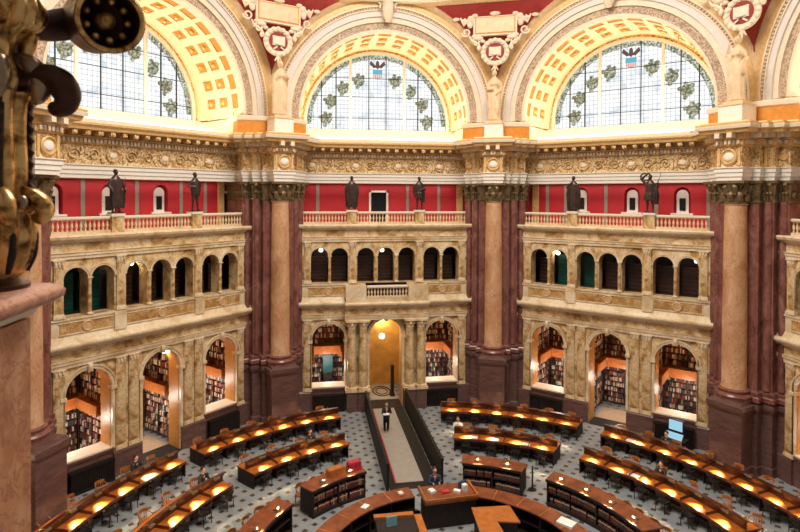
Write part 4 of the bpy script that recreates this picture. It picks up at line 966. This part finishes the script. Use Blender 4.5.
def chair_parts(m_):
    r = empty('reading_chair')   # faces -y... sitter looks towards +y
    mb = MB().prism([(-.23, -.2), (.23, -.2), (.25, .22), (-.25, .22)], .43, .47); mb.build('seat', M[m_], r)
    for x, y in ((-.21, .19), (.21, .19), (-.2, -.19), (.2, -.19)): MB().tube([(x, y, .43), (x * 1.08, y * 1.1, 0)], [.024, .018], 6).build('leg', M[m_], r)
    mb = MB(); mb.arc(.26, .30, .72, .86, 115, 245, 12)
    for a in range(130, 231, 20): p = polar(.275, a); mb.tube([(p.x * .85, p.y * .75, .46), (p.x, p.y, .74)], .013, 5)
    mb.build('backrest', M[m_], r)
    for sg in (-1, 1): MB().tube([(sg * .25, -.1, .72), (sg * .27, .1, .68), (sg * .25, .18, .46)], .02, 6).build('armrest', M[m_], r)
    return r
ch0 = {}
def chair(r_, th, face, m_, label, group, jit=0):
    o_ = dup(ch0[m_]) if m_ in ch0 else ch0.setdefault(m_, chair_parts(m_))
    o_.location = polar(r_, th); o_.rotation_euler = (0, 0, -math.radians(th) + (0 if face > 0 else PI) + jit); tag(o_, label, 'chair', group)
SEC = {'left': 'front left block', 'far_left': 'left of the centre aisle', 'far_right': 'right of the centre aisle', 'right': 'front right block'}
def nth(i, n, side):
    w = ['first', 'second', 'third', 'fourth', 'fifth', 'sixth', 'seventh', 'eighth', 'ninth']
    return w[i] + ' from the left'
def desk(sec, row, r0, t0, t1, n):
    r1 = r0 + 1.4; rm = r0 + .72; nmw = 'outer' if row == 'A' else 'inner'
    r = empty('reading_desk', (0, 0, 0), 0, 'curved oak reading desk with lit lamps, %s row, %s' % (nmw, SEC[sec]), 'desk', 'curved reading desks')
    MB().arc(r0, r1, .72, .765, t0, t1, 24).build('desktop', M['desk'], r)
    MB().arc(r0 - .015, r0 + .02, .66, .775, t0, t1, 24).arc(r1 - .02, r1 + .015, .66, .775, t0, t1, 24).build('edge_moulding', M['mahogany'], r)
    MB().arc(rm - .025, rm + .025, .05, 1.08, t0, t1, 24).build('centre_screen', M['mahogany_dark'], r)
    MB().arc(rm - .11, rm + .11, 1.08, 1.12, t0, t1, 24).build('ridge_shelf', M['mahogany_dark'], r)
    dt = math.degrees(.05 / r0)
    for t in (t0, t1 - dt * 1.2): MB().arc(r0 + .06, r1 - .06, 0, .72, t, t + dt, 1).build('end_panel', M['darkwood'], r)
    for i in range(1, n):
        t = t0 + (t1 - t0) * i / n; MB().arc(r0 + .1, r1 - .1, 0, .72, t, t + dt * .8, 1).build('support_panel', M['darkwood'], r)
        MB().arc(r0 + .01, rm, .765, .90, t - dt * .1, t + dt * .2, 1).build('seat_divider', M['mahogany'], r)
    for i in range(n):
        t = t0 + (t1 - t0) * (i + .5) / n; w = '%s, %s desk row %s' % (nth(i, n, sec), nmw, SEC[sec])
        lamp(rm - .03, t, 1.1, 'lit lamp, ' + w)
        if i % 2 == 0: pass
        rr = random.Random(hash_(sec + row) + i)
        chair(r0 - .12 + rr.uniform(-.1, .05), t + rr.uniform(-.5, .5), 1, 'darkwood', 'near chair in shade-darkened wood, ' + w, 'shade-darkened chairs at the near side of the desks', rr.uniform(-.15, .15))  # near chairs take darker wood to imitate their backlit shade
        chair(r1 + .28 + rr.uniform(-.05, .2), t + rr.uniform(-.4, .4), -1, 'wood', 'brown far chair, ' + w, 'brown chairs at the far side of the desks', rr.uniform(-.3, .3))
        # far side lamp light
        l = bpy.data.lights.get('far_desk_light') or bpy.data.lights.new('far_desk_light', 'AREA'); l.size = .2; l.energy = 4; l.color = (1, .75, .42)
        q = bpy.data.objects.new('far_desk_light', l); col.objects.link(q); q.location = polar(rm + .33, t, 1.17); q.rotation_euler = (Matrix.Rotation(-math.radians(t), 3, 'Z') @ Matrix.Rotation(math.radians(25), 3, 'X')).to_euler()
def hash_(s): return sum(ord(c) * (i + 3) for i, c in enumerate(s))
desk('left', 'A', 15.4, -86, -46.8, 8); desk('far_left', 'A', 15.35, -43, -12, 6); desk('far_right', 'A', 15.35, 11.4, 41.8, 6); desk('right', 'A', 15.15, 47, 88, 8)
desk('left', 'B', 11.6, -86, -48, 6); desk('far_left', 'B', 11.6, -41.8, -15, 4); desk('far_right', 'B', 11.45, 14.2, 41, 4); desk('right', 'B', 11.5, 47.6, 86, 6)
# low book counters of the inner ring
n_book = [0]
book_me = {}
for k, mm in enumerate(BK):
    w = MB().box(0, .062, 0, .19, 0, .27); w.mi = 1; w.box(.008, .054, -.004, .0, .19, .235)
    o_ = w.build('book', mats=[mm, M['cream']]); book_me[k] = o_.data; bpy.data.objects.remove(o_)
def counter(sec, t0, t1, n):
    r0 = 7.6; ro_ = 8.45; r = empty('book_counter', (0, 0, 0), 0, 'dark curved book counter with two open shelves, ' + SEC[sec], 'counter', 'curved book counters')
    MB().arc(r0 - .05, ro_ + .05, 1.18, 1.24, t0 - .3, t1 + .3, 20).build('counter_top', M['ringwood'], r)
    MB().arc(r0 - .08, r0 - .03, 1.14, 1.25, t0 - .3, t1 + .3, 20).build('front_edge', M['darkwood'], r)
    MB().arc(r0 + .27, r0 + .31, .05, 1.18, t0, t1, 20).arc(r0 - .02, r0 + .31, 0, .16, t0, t1, 20).arc(r0, r0 + .3, .62, .65, t0, t1, 20).build('case', M['darkwood'], r)
    dt = math.degrees(.06 / r0)
    for i in range(3):
        t = t0 + (t1 - t0 - dt) * i / 2; MB().arc(r0 - .02, r0 + .31 if i == 1 else ro_, .1, 1.18, t, t + dt, 1).build('upright', M['darkwood'], r)
    step = math.degrees(.068 / r0)
    for z, q in ((.17, 'lower'), (.66, 'upper')):
        t = t0 + dt * 1.3
        while t < t1 - dt * 2:
            if abs(t - (t0 + t1) / 2) < dt * 1.2: t += step; continue
            if n_book[0] < 298 and random.random() < .95:
                k = random.choice((0, 0, 0, 0, 4, 1) if sec == 'far_left' else (0, 4, 4, 2, 4, 0))
                o_ = bpy.data.objects.new('book', book_me[k]); col.objects.link(o_); o_.location = polar(r0 + .03, t, z); o_.rotation_euler = (0, 0, -math.radians(t)); o_.scale = (1, 1, random.choice((1, 1, 1.1)))
                tag(o_, 'bound book standing on the %s shelf of the curved counter, %s' % (q, SEC[sec]), 'book', 'books on the %s shelf, %s' % (q, SEC[sec])); n_book[0] += 1
            t += step
    for i in range(n):
        t = t0 + (t1 - t0) * (i + .5) / n
        lamp(8.1, t, 1.24, 'lit brass lamp on book counter, %s, %s' % (SEC[sec], nth(i, n, sec)), lift=.22)
        rr = random.Random(i + 50)
        for u in (-.2, .25):
            chair(8.95, t + (t1 - t0) / n * u, -1, 'wood', 'brown chair behind book counter, %s, %s of lamp %s' % (SEC[sec], 'left' if u < 0 else 'right', nth(i, n, sec).replace(' from the left', '')), 'brown chairs behind the book counters, ' + SEC[sec], rr.uniform(-.2, .2))
counter('far_left', -41, -19.5, 2); counter('far_right', 17, 38, 2); counter('right', 47.4, 84, 4); counter('left', -84, -50.5, 3)
# centre ring counter
def ringdesk(t0, t1, lab):
    r = empty('ring_counter', (0, 0, 0), 0, lab, 'counter', 'central ring counter')
    MB().arc(4.85, 5.72, 1.06, 1.12, t0, t1, 36).build('counter_top', M['ringwood'], r)
    MB().arc(5.5, 5.62, 0, 1.06, t0, t1, 36).build('outer_panel', M['darkwood'], r)
    MB().arc(4.95, 5.5, .5, .54, t0, t1, 36).arc(4.95, 5.5, .05, .1, t0, t1, 36).build('inner_shelf', M['darkwood'], r)
    t = t0
    while t <= t1: MB().arc(4.92, 5.55, 0, 1.06, t, t + .5, 1).build('upright', M['darkwood'], r); t += (t1 - t0) / 7 - .01
    for i in range(1, 7): t = t0 + (t1 - t0) * i / 7; MB().arc(4.86, 5.71, 1.12, 1.124, t, t + .35, 1).build('joint_strip', M['wood_lit'], r)
ringdesk(-95, -7.5, 'curved red brown ring counter, left half, inner edge open shelves'); ringdesk(8, 95, 'curved red brown ring counter, right half, before the raised desk')
# raised desk and inner desks
r = empty('control_desk', (.85, 4.75, 0), .06, 'dark raised desk in the ring with cluttered tray top', 'desk')
MB().box(-1.1, 1.1, -.5, .5, 0, 1.1).build('carcass', M['darkwood'], r); MB().box(-1.2, 1.2, -.62, .75, 1.1, 1.2).build('desktop', M['ringwood'], r)
MB().box(-1.2, 1.2, -.62, -.55, 1.2, 1.3).box(-1.2, -1.12, -.6, .7, 1.2, 1.3).box(1.12, 1.2, -.6, .7, 1.2, 1.3).build('tray_edge', M['wood'], r)
r = empty('angled_desk', (2.5, 3.0, 0), 0, 'orange wood desk with cut corner beside the raised desk', 'desk')
MB().prism([(-1.1, -1.3), (-.15, -1.3), (-.15, -.4), (.75, -.6), (.75, .65), (-.9, .75)], .98, 1.04).build('desktop', M['wood_lit'], r); MB().prism([(-1.0, -1.2), (-.25, -1.2), (-.25, -.3), (.65, -.5), (.65, .55), (-.8, .65)], 0, .98).build('carcass', M['darkwood'], r)
r = empty('catalogue_desk', (-1.55, 3.0, 0), 0, 'dark desk with orange wood rim at bottom left inside the ring', 'desk')
MB().box(-1.0, .95, .6, .85, .95, 1.05).box(.65, .95, -1.2, .85, .95, 1.05).build('desktop', M['wood_lit'], r); MB().box(-.95, .9, -1.2, .8, 0, .95).build('carcass', M['darkwood'], r)
r = empty('document_card', (-1.9, 3.1, 1.04), .1, 'pale blue card standing on the desk inside the ring', 'card'); MB().box(-.22, .22, -.02, .02, -.09, .3).build('sheet', M['bluebox'], r)
r = empty('paper_sheet', polar(5.3, 69.5, 1.12), -.9, 'white paper block on the ring counter at right', 'paper'); MB().box(-.33, .33, -.24, .24, 0, .09).build('pages', M['paper'], r)
def small(name, loc, rz, size, mat, label, cat, group=None):
    x, y, z = size; mb = MB().box(-x / 2, x / 2, -y / 2, y / 2, 0, z * .9).box(-x / 2 * .9, x / 2 * .9, -y / 2 * .9, y / 2 * .9, z * .9, z)
    o_ = mb.build(name, M[mat]); o_.location = loc; o_.rotation_euler = (0, 0, rz); return tag(o_, label, cat, group)
small('paper_pile', (.15, 4.9, 1.2), .4, (.26, .3, .12), 'paper', 'white paper pile at left of the cluttered raised desk', 'papers')
small('card_box', (.72, 4.8, 1.2), .2, (.34, .24, .08), 'redbox', 'small red box on the cluttered raised desk', 'box')
small('paper_pile', (1.25, 4.75, 1.2), -.5, (.3, .2, .1), 'paper', 'white papers at middle of the cluttered raised desk', 'papers')
small('desk_monitor', (1.55, 5.0, 1.2), .5, (.4, .12, .34), 'cloth_blue', 'dark blue monitor at right of the raised desk', 'monitor')
small('paper_roll', (1.6, 4.8, 1.2), .3, (.2, .2, .3), 'paper', 'white upright roll at right of the raised desk', 'paper')
small('note_card', polar(5.2, -33, 1.12), .9, (.34, .26, .03), 'paper', 'white card lying on left half of ring counter', 'card')
small('note_card', polar(5.3, -13, 1.12), .3, (.2, .26, .06), 'cream', 'cream card lying near the end of ring counter left half', 'card')
small('box_file', polar(8.0, -22.5, 1.24), .35, (.62, .35, .42), 'redbox', 'red and white box on book counter left of the aisle', 'box')
small('wooden_tray', polar(8.15, -29, 1.24), .5, (.8, .4, .3), 'wood_lit', 'orange brown wooden box on book counter left of the aisle', 'box')
for th, r_, row in ((19.5, 11.7, 'first'), (25.2, 11.7, 'second'), (33.5, 11.7, 'third')):
    small('open_papers', polar(r_, th, .765), -math.radians(th), (.42, .3, .03), 'paper', 'white open papers on inner row right of the centre aisle, %s from left' % row, 'papers')
for th, r_, row in ((61, 11.75, 'middle'), (53, 15.4, 'left part')):
    small('open_papers', polar(r_, th, .765), -math.radians(th), (.5, .34, .03), 'paper', 'white papers on a front right block desk, %s' % row, 'papers')
small('open_papers', polar(15.6, -54, .765), .9, (.8, .4, .03), 'tan', 'tan open folder on outer desk, front left block', 'papers')
# post beside right counter
r = empty('rope_post', polar(8.6, 39.8), 0, 'black stanchion post beside the right hand book counter', 'post')
MB().lathe([(.2, 0), (.2, .03), (.03, .06)], n=16).build('base', M['black'], r); MB().tube([(0, 0, .05), (0, 0, 1.15)], .04, 8).build('pole', M['black'], r)
# computer kiosk
r = empty('computer_kiosk', polar(17.55, 58.6), -math.radians(58.6), 'computer stand with two lit pale blue screens behind the right desks', 'computer')
MB().box(-.5, .5, -.3, .3, .0, .75).box(-.55, .55, -.35, .35, .75, .8).build('stand', M['darkwood'], r)
MB().box(-.42, .42, -.1, -.02, 1.2, 1.85).build('monitor_case', M['black'], r); MB().box(-.36, .36, -.12, -.1, 1.26, 1.8).build('screen', M['screen'], r)
MB().add([(-.5, -.34, .84), (.42, -.34, .84), (.42, -.1, 1.12), (-.5, -.1, 1.12)], [(0, 1, 2, 3)]).build('lower_screen', M['screen'], r)
# radiators under the side arches
for b in (-1, 0, 1):
    for xc, w in ((-3.82, 'left'), (3.82, 'right')):
        r = empty('radiator', bay(b, xc, FD - .35), -b * PI / 4, 'black iron radiator grille under the %s arch, %s' % (w, BL[b]), 'radiator', 'black radiators under the arches')
        MB().box(-1.05, 1.05, -.14, .2, 0, .12).box(-1.05, 1.05, -.14, .2, 1.0, 1.08).box(-1.03, 1.03, .1, .18, .1, 1.0).build('casing', M['black'], r)
        mb = MB()
        for i in range(24): mb.box(-1.0 + i * .087, -.965 + i * .087, -.12, .05, .12, 1.0)
        mb.build('grille', M['darkwood'], r)
r = empty('display_panel', bay(0, -3.75, 21.9, 1.5), 0, 'teal blue panel on a low stand in the far left alcove', 'panel')
MB().box(-.36, .36, -.04, .04, -.1, 1.15).build('board', M['teal'], r); MB().box(-.42, .42, -.06, .06, 1.15, 1.22).box(-.3, .3, -.2, .2, -1.44, -.1).build('stand', M['darkwood'], r)
# aisle to the centre
r = empty('aisle_screen', (-1.42, 12.8, 0), 0, 'long dark wooden aisle wall, left side of the entrance passage', 'screen')
MB().box(-.06, .06, -5.3, 5.0, 0, 1.3).build('panel', M['blackwood'], r); MB().box(-.07, .07, -5.35, 5.05, 1.3, 1.38).build('cap_rail', M['blackwood'], r)
r = empty('aisle_screen', (1.25, 12.8, 0), 0, 'long dark wooden aisle wall, right side of the entrance passage', 'screen')
MB().box(-.06, .06, -5.3, 5.0, 0, 1.33).build('panel', M['blackwood'], r); MB().box(-.07, .07, -5.35, 5.05, 1.33, 1.42).build('cap_rail', M['blackwood'], r)
o_ = MB().box(-1.3, 1.15, 7.6, 18.2, .005, .02).build('aisle_runner', M['blackwood']); tag(o_, 'dark floor strip between the aisle walls', 'runner')
r = empty('aisle_carpet', (-.2, 13, .02), 0, 'long grey tan carpet strip running down the aisle', 'carpet')
MB().box(-.68, .68, -4.8, 5.0, 0, .02).build('pile', M['rug'], r); MB().box(-.75, -.68, -4.8, 5.0, 0, .022).build('red_edging', M['redbox'], r)

# ------------------------------------------------------------------ people
def person(loc, rz, top, label, pose='sit', hair='hair'):
    r = empty('person', loc, rz, label, 'person'); b_ = MB(); c_ = MB()      # faces -y
    zs = .46 if pose == 'sit' else .92
    ln = -.12 if pose == 'sit' else 0
    b_.tube([(0, 0, zs), (0, ln * .5, zs + .3), (0, ln, zs + .5), (0, ln, zs + .62)], [.13, .13, .14, .06], 12)
    H = (0, ln - .04, zs + .76); head(b_, H, .115); b_.ball((0, ln - .02, zs + .77), (.085, .1, .12))
    for sg in (-1, 1):
        if pose == 'sit': L_ = (((sg * .1, 0, zs), .09), ((sg * .12, -.42, zs + .03), .065), ((sg * .12, -.42, .1), .045), ((sg * .12, -.5, .05), .04), ((sg * .12, -.6, .04), .035))
        else: L_ = (((sg * .09, 0, zs), .09), ((sg * .1, -.04 * sg, .5), .065), ((sg * .1, .05 * sg, .1), .045), ((sg * .1, -.1 + .05 * sg, .05), .04))
        limb(b_, *L_); limb(c_, *[(p, q + .02) for p, q in L_[:3]])
        sh = (sg * .19, ln, zs + .52); el = (sg * .26, ln - .12, zs + .27); wr = (sg * .14, ln - .36, zs + .34)
        limb(b_, (sh, .05), (el, .042), (wr, .03)); hand(b_, wr, (0, -1, -.1), .032); limb(c_, (sh, .072), (el, .062), (wr, .046))
    c_.loft([(0, 0, zs - .08, .2, .15, .4), (0, ln * .5, zs + .25, .18, .13, .4), (0, ln, zs + .48, .23, .13, .2), (0, ln, zs + .58, .12, .09, 0)], 20, 5, .03)
    finish(b_, 'body', M['skin'], r, .02, 0); finish(c_, 'clothing', M[top], r, .022, 0)
    h_ = MB(); h_.ball((0, H[1] + .035, H[2] + .04), (.105, .115, .125), 12, 8); h_.build('hair', M[hair], r, auto=1)
def seat(r_, th, top, label, **k): person(polar(r_, th), -math.radians(th), top, label, **k)
seat(13.35, -49.8, 'cloth_black', 'person in black reading at the inner left desk end'); seat(17.2, -52.7, 'cloth_black', 'person in dark clothes bent over outer left desk')
seat(13.3, -22.6, 'cloth_black', 'person in dark top at inner desk left of the aisle'); seat(13.2, 64, 'cloth_black', 'person in black with back turned at inner right desk')
seat(16.85, 58.0, 'cloth_black', 'person in black seated below the lit computer screens'); seat(13.2, 15.2, 'cloth_white', 'person in pale top at the inner desk beside the aisle')
person((-.55, 14.2, .04), 0, 'cloth_black', 'person in black standing in the aisle holding white papers', 'stand'); person((.5, 5.3 + .6, 0), 0, 'cloth_blue', 'person in dark blue standing behind the raised desk', 'stand')
small('paper_bundle', (-.62, 13.78, 1.26), 0, (.34, .24, .05), 'paper', 'white papers held by the person in the aisle', 'papers')

# ------------------------------------------------------------------ foreground: parapet corner and gilt lamp standard
def rel(x, y, z): return CAM + Vector((x, y, z))
r = empty('parapet', rel(-2.0, 2.9, -.46) - Vector((0, 0, 0)), 0, 'pink marble parapet corner with rounded rail, close at left edge', 'parapet')
def RL(x, y): return (x + 2.0, y - 2.9)
mb = MB().mould([RL(-3.6, 1.2), RL(-1.36, 1.2), RL(-1.28, 3.22), RL(-3.6, 3.35)], [(-.10, -.05), (-.095, -.01), (-.07, .02), (-.04, .025), (-.015, .005), (0, -.03)]); mb.build('rail', M['pink_marble'], r, auto=.9)
mb = MB().mould([RL(-3.6, 1.2), RL(-1.5, 1.2), RL(-1.40, 3.13), RL(-3.6, 3.26)], [(-.16, 0), (-.15, .03), (-.10, .05)]); mb.build('rail_bed_moulding', M['cream'], r)
mb = MB().prism([RL(-3.6, 1.2), RL(-1.47, 1.2), RL(-1.365, 3.1), RL(-3.6, 3.2)], -4.5, -.16); mb.build('panel', M['pink_panel'], r)
BX, BY = -1.52, 3.04
r = empty('lamp_standard', rel(BX, BY, -.46), math.atan2(1.60, 2.98), 'ornate gilt bronze lamp standard with scrolls and dark torch socket at left', 'lamp standard')   # its -y side faces the view
def fl_lathe(mb, prof, nf, amp, n=144, tw=0):
    vs = []
    for R_, z in prof:
        for k in range(n):
            t = 2 * PI * k / n; q = R_ * (1 + amp * abs(math.sin(nf * (t + tw * z) / 2)) - amp * .5); vs.append((q * math.cos(t), q * math.sin(t), z))
    mb.add(vs, [(i * n + k, i * n + (k + 1) % n, (i + 1) * n + (k + 1) % n, (i + 1) * n + k) for i in range(len(prof) - 1) for k in range(n)])
def spl(pts, rs, m_=6):
    """Catmull-Rom refined tube path"""
    P_ = [Vector(p) for p in pts]; P_ = [P_[0] * 2 - P_[1]] + P_ + [P_[-1] * 2 - P_[-2]]; R_ = [rs[0]] + list(rs) + [rs[-1]]; op, orr = [], []
    for i in range(1, len(P_) - 2):
        for j in range(m_):
            t = j / m_; a_, b_, c_, d_ = P_[i - 1], P_[i], P_[i + 1], P_[i + 2]
            op.append(.5 * ((2 * b_) + (c_ - a_) * t + (2 * a_ - 5 * b_ + 4 * c_ - d_) * t * t + (3 * b_ - a_ - 3 * c_ + d_) * t ** 3)); orr.append(R_[i] + (R_[i + 1] - R_[i]) * t)
    op.append(P_[-2]); orr.append(R_[-2]); return op, orr
def st(mb, pts, rs, n=20): p, q = spl(pts, rs); mb.tube(p, q, n)
def smooth_prof(p, m_=5):
    a_, b_ = spl([(x, 0, z) for x, z in p], [0] * len(p), m_); return [(max(.01, v.x), v.z) for v in a_]
mb = MB(); mb.lathe([(.17, 0), (.17, .02), (.13, .035), (.11, .07)], n=48); mb.build('foot', M['dark_bronze_fg'], r, auto=.6)
mb = MB(); fl_lathe(mb, smooth_prof([(.09, .04), (.135, .07), (.175, .14), (.19, .22), (.19, .30), (.175, .37)]), 14, .13); mb.build('fluted_urn', M['gilt_fg'], r, auto=1.2)
for g in range(7):       # dark grooves with bead strings between the flutes
    t = 2 * PI * (g + .5) / 7 - PI / 2; cs_, sn_ = math.cos(t), math.sin(t)
    mb = MB(); st(mb, [(.155 * cs_, .155 * sn_, .08), (.178 * cs_, .178 * sn_, .16), (.185 * cs_, .185 * sn_, .26), (.172 * cs_, .172 * sn_, .36)], [.012, .022, .022, .012], 10); mb.build('urn_groove', M['groove'], r, auto=.9)
    mb = MB()
    for j in range(11): q = .195 - abs(j - 6) ** 2 * .0012; mb.ball((q * cs_, q * sn_, .09 + j * .024), (.012, .012, .013), 10, 8)
    mb.build('bead_string', M['gilt_fg'], r, auto=1.2)
mb = MB(); mb.lathe(smooth_prof([(.165, .36), (.19, .375), (.20, .395), (.185, .415), (.165, .43)]), n=64); mb.build('collar', M['gilt_fg'], r, auto=.9)
for g in range(8):      # leaf scrolls curling out of the collar
    t = 2 * PI * g / 8 - PI / 2 + .25; c_, s_ = math.cos(t), math.sin(t)
    mb = MB(); st(mb, [((.16 + d) * c_, (.16 + d) * s_, z) for d, z in ((0, .48), (.03, .455), (.07, .42), (.095, .37), (.08, .335), (.05, .345), (.055, .37))], [.022, .036, .042, .036, .026, .018, .008]); mb.build('scroll_leaf', M['gilt_fg'], r, auto=1.2)
    t += PI / 8; mb = MB(); mb.ball((.205 * math.cos(t), .205 * math.sin(t), .42), (.026, .026, .034), 16, 12); mb.build('boss', M['silver_fg'], r, auto=1.2)
mb = MB(); fl_lathe(mb, smooth_prof([(.15, .42), (.155, .5), (.158, .62), (.155, .74), (.158, .86), (.17, .95)]), 10, .16, tw=.25); mb.build('fluted_shaft', M['gilt_fg'], r, auto=1.2)
for g in range(5):
    t = 2 * PI * g / 5 - PI / 2 + .12; mb = MB()
    mb.tube([(.150 * math.cos(t + .01 * j), .150 * math.sin(t + .01 * j), .44 + j * .05) for j in range(10)], .03, 10); mb.build('shaft_groove', M['groove'], r, auto=1.2)
    mb = MB()
    for j in range(8):
        for sg in (-1, 1): zz = .47 + j * .058; mb.tube([(.172 * math.cos(t), .172 * math.sin(t), zz), (.178 * math.cos(t + sg * .09), .178 * math.sin(t + sg * .09), zz + .022), (.166 * math.cos(t + sg * .17), .166 * math.sin(t + sg * .17), zz + .05)], [.006, .012, .004], 8)
    mb.build('leaf_garland', M['dark_bronze_fg'], r, auto=1.2)
for g in range(6):      # big drooping leaves
    t = 2 * PI * g / 6 - PI / 2 + .1; c_, s_ = math.cos(t), math.sin(t)
    mb = MB(); st(mb, [((.10 + d) * c_, (.10 + d) * s_, z) for d, z in ((0, 1.13), (.05, 1.11), (.10, 1.06), (.125, .99), (.11, .93), (.085, .91))], [.02, .045, .062, .06, .035, .008]); mb.build('drooping_leaf', M['silver_fg'], r, auto=1.2)
for g in range(4):      # S-shaped brackets
    t = 2 * PI * g / 4 - .45; c_, s_ = math.cos(t), math.sin(t)
    mb = MB(); st(mb, [((.10 + d) * c_, (.10 + d) * s_, z) for d, z in ((0, 1.0), (.08, 1.03), (.16, 1.04), (.22, 1.01), (.245, .955), (.235, .905), (.20, .885), (.17, .90))], [.05, .055, .062, .068, .066, .058, .045, .02]); mb.build('scroll_bracket', M['dark_bronze_fg'], r, auto=1.2)
mb = MB(); fl_lathe(mb, smooth_prof([(.13, .95), (.15, 1.02), (.12, 1.12), (.14, 1.22), (.19, 1.27)]), 12, .16); mb.build('upper_stem', M['gilt_fg'], r, auto=1.2)
for g in range(6):
    t = 2 * PI * g / 6 + .3 - PI / 2; c_, s_ = math.cos(t), math.sin(t)
    mb = MB(); st(mb, [((.12 + d) * c_, (.12 + d) * s_, z) for d, z in ((.07, 1.25), (.05, 1.2), (.03, 1.12), (.045, 1.05), (.08, 1.03))], [.022, .032, .03, .024, .012]); mb.build('upper_scroll', M['gilt_fg'], r, auto=1.2)
mb = MB(); fl_lathe(mb, smooth_prof([(.13, 1.24), (.2, 1.27), (.235, 1.33), (.225, 1.40), (.18, 1.46)]), 22, .12); mb.lathe([(.18, 1.45), (.2, 1.48), (.2, 1.52), (.1, 1.58)], n=48); mb.build('gadrooned_bowl', M['gilt_fg'], r, auto=1.2)
# torch socket reaching out to the right
c1 = Vector((.525, .06, 1.345)); ax = Vector((.50, -.84, -.18)).normalized()
Q3 = ax.to_track_quat('Z', 'Y').to_matrix()
sk = empty('torch_socket'); sk.parent = r; sk.rotation_euler = (0, 0, -math.atan2(1.60, 2.98)); sk.location = Matrix.Rotation(-math.atan2(1.60, 2.98), 3, 'Z') @ c1
mb = MB().lathe([(.05, -.38), (.12, -.37), (.165, -.28), (.16, -.1), (.158, 0), (.165, .03), (.165, .05), (.135, .05), (.13, 0), (.12, -.2), (.02, -.24)], n=48, mat=Q3); mb.build('socket_body', M['dark_bronze_fg'], sk, auto=.5)
mb = MB(); mb.tube([tuple(Q3 @ Vector((.15 * math.cos(t), .15 * math.sin(t), .045))) for t in [i * PI / 20 for i in range(40)]], .014, 8, True); mb.build('socket_rim', M['gilt_fg'], sk, auto=.9)
mb = MB()
for k in range(9):
    t = 2 * PI * k / 9; mb.ball(tuple(Q3 @ Vector((.10 * math.cos(t), .10 * math.sin(t), -.03))), .02, 8, 6)
mb.ball(tuple(Q3 @ Vector((0, 0, -.06))), .05); mb.build('socket_ornament', M['gilt_fg'], sk, auto=.9)
mb = MB(); mb.tube([(.05, .05, 1.3), (.2, .2, 1.34), (.32, .3, 1.4), tuple(c1 - ax * .3)], [.07, .08, .09, .11], 20); arm = mb.build('socket_arm', M['dark_bronze_fg'], r, auto=.9); arm.rotation_euler = (0, 0, -math.atan2(1.60, 2.98))
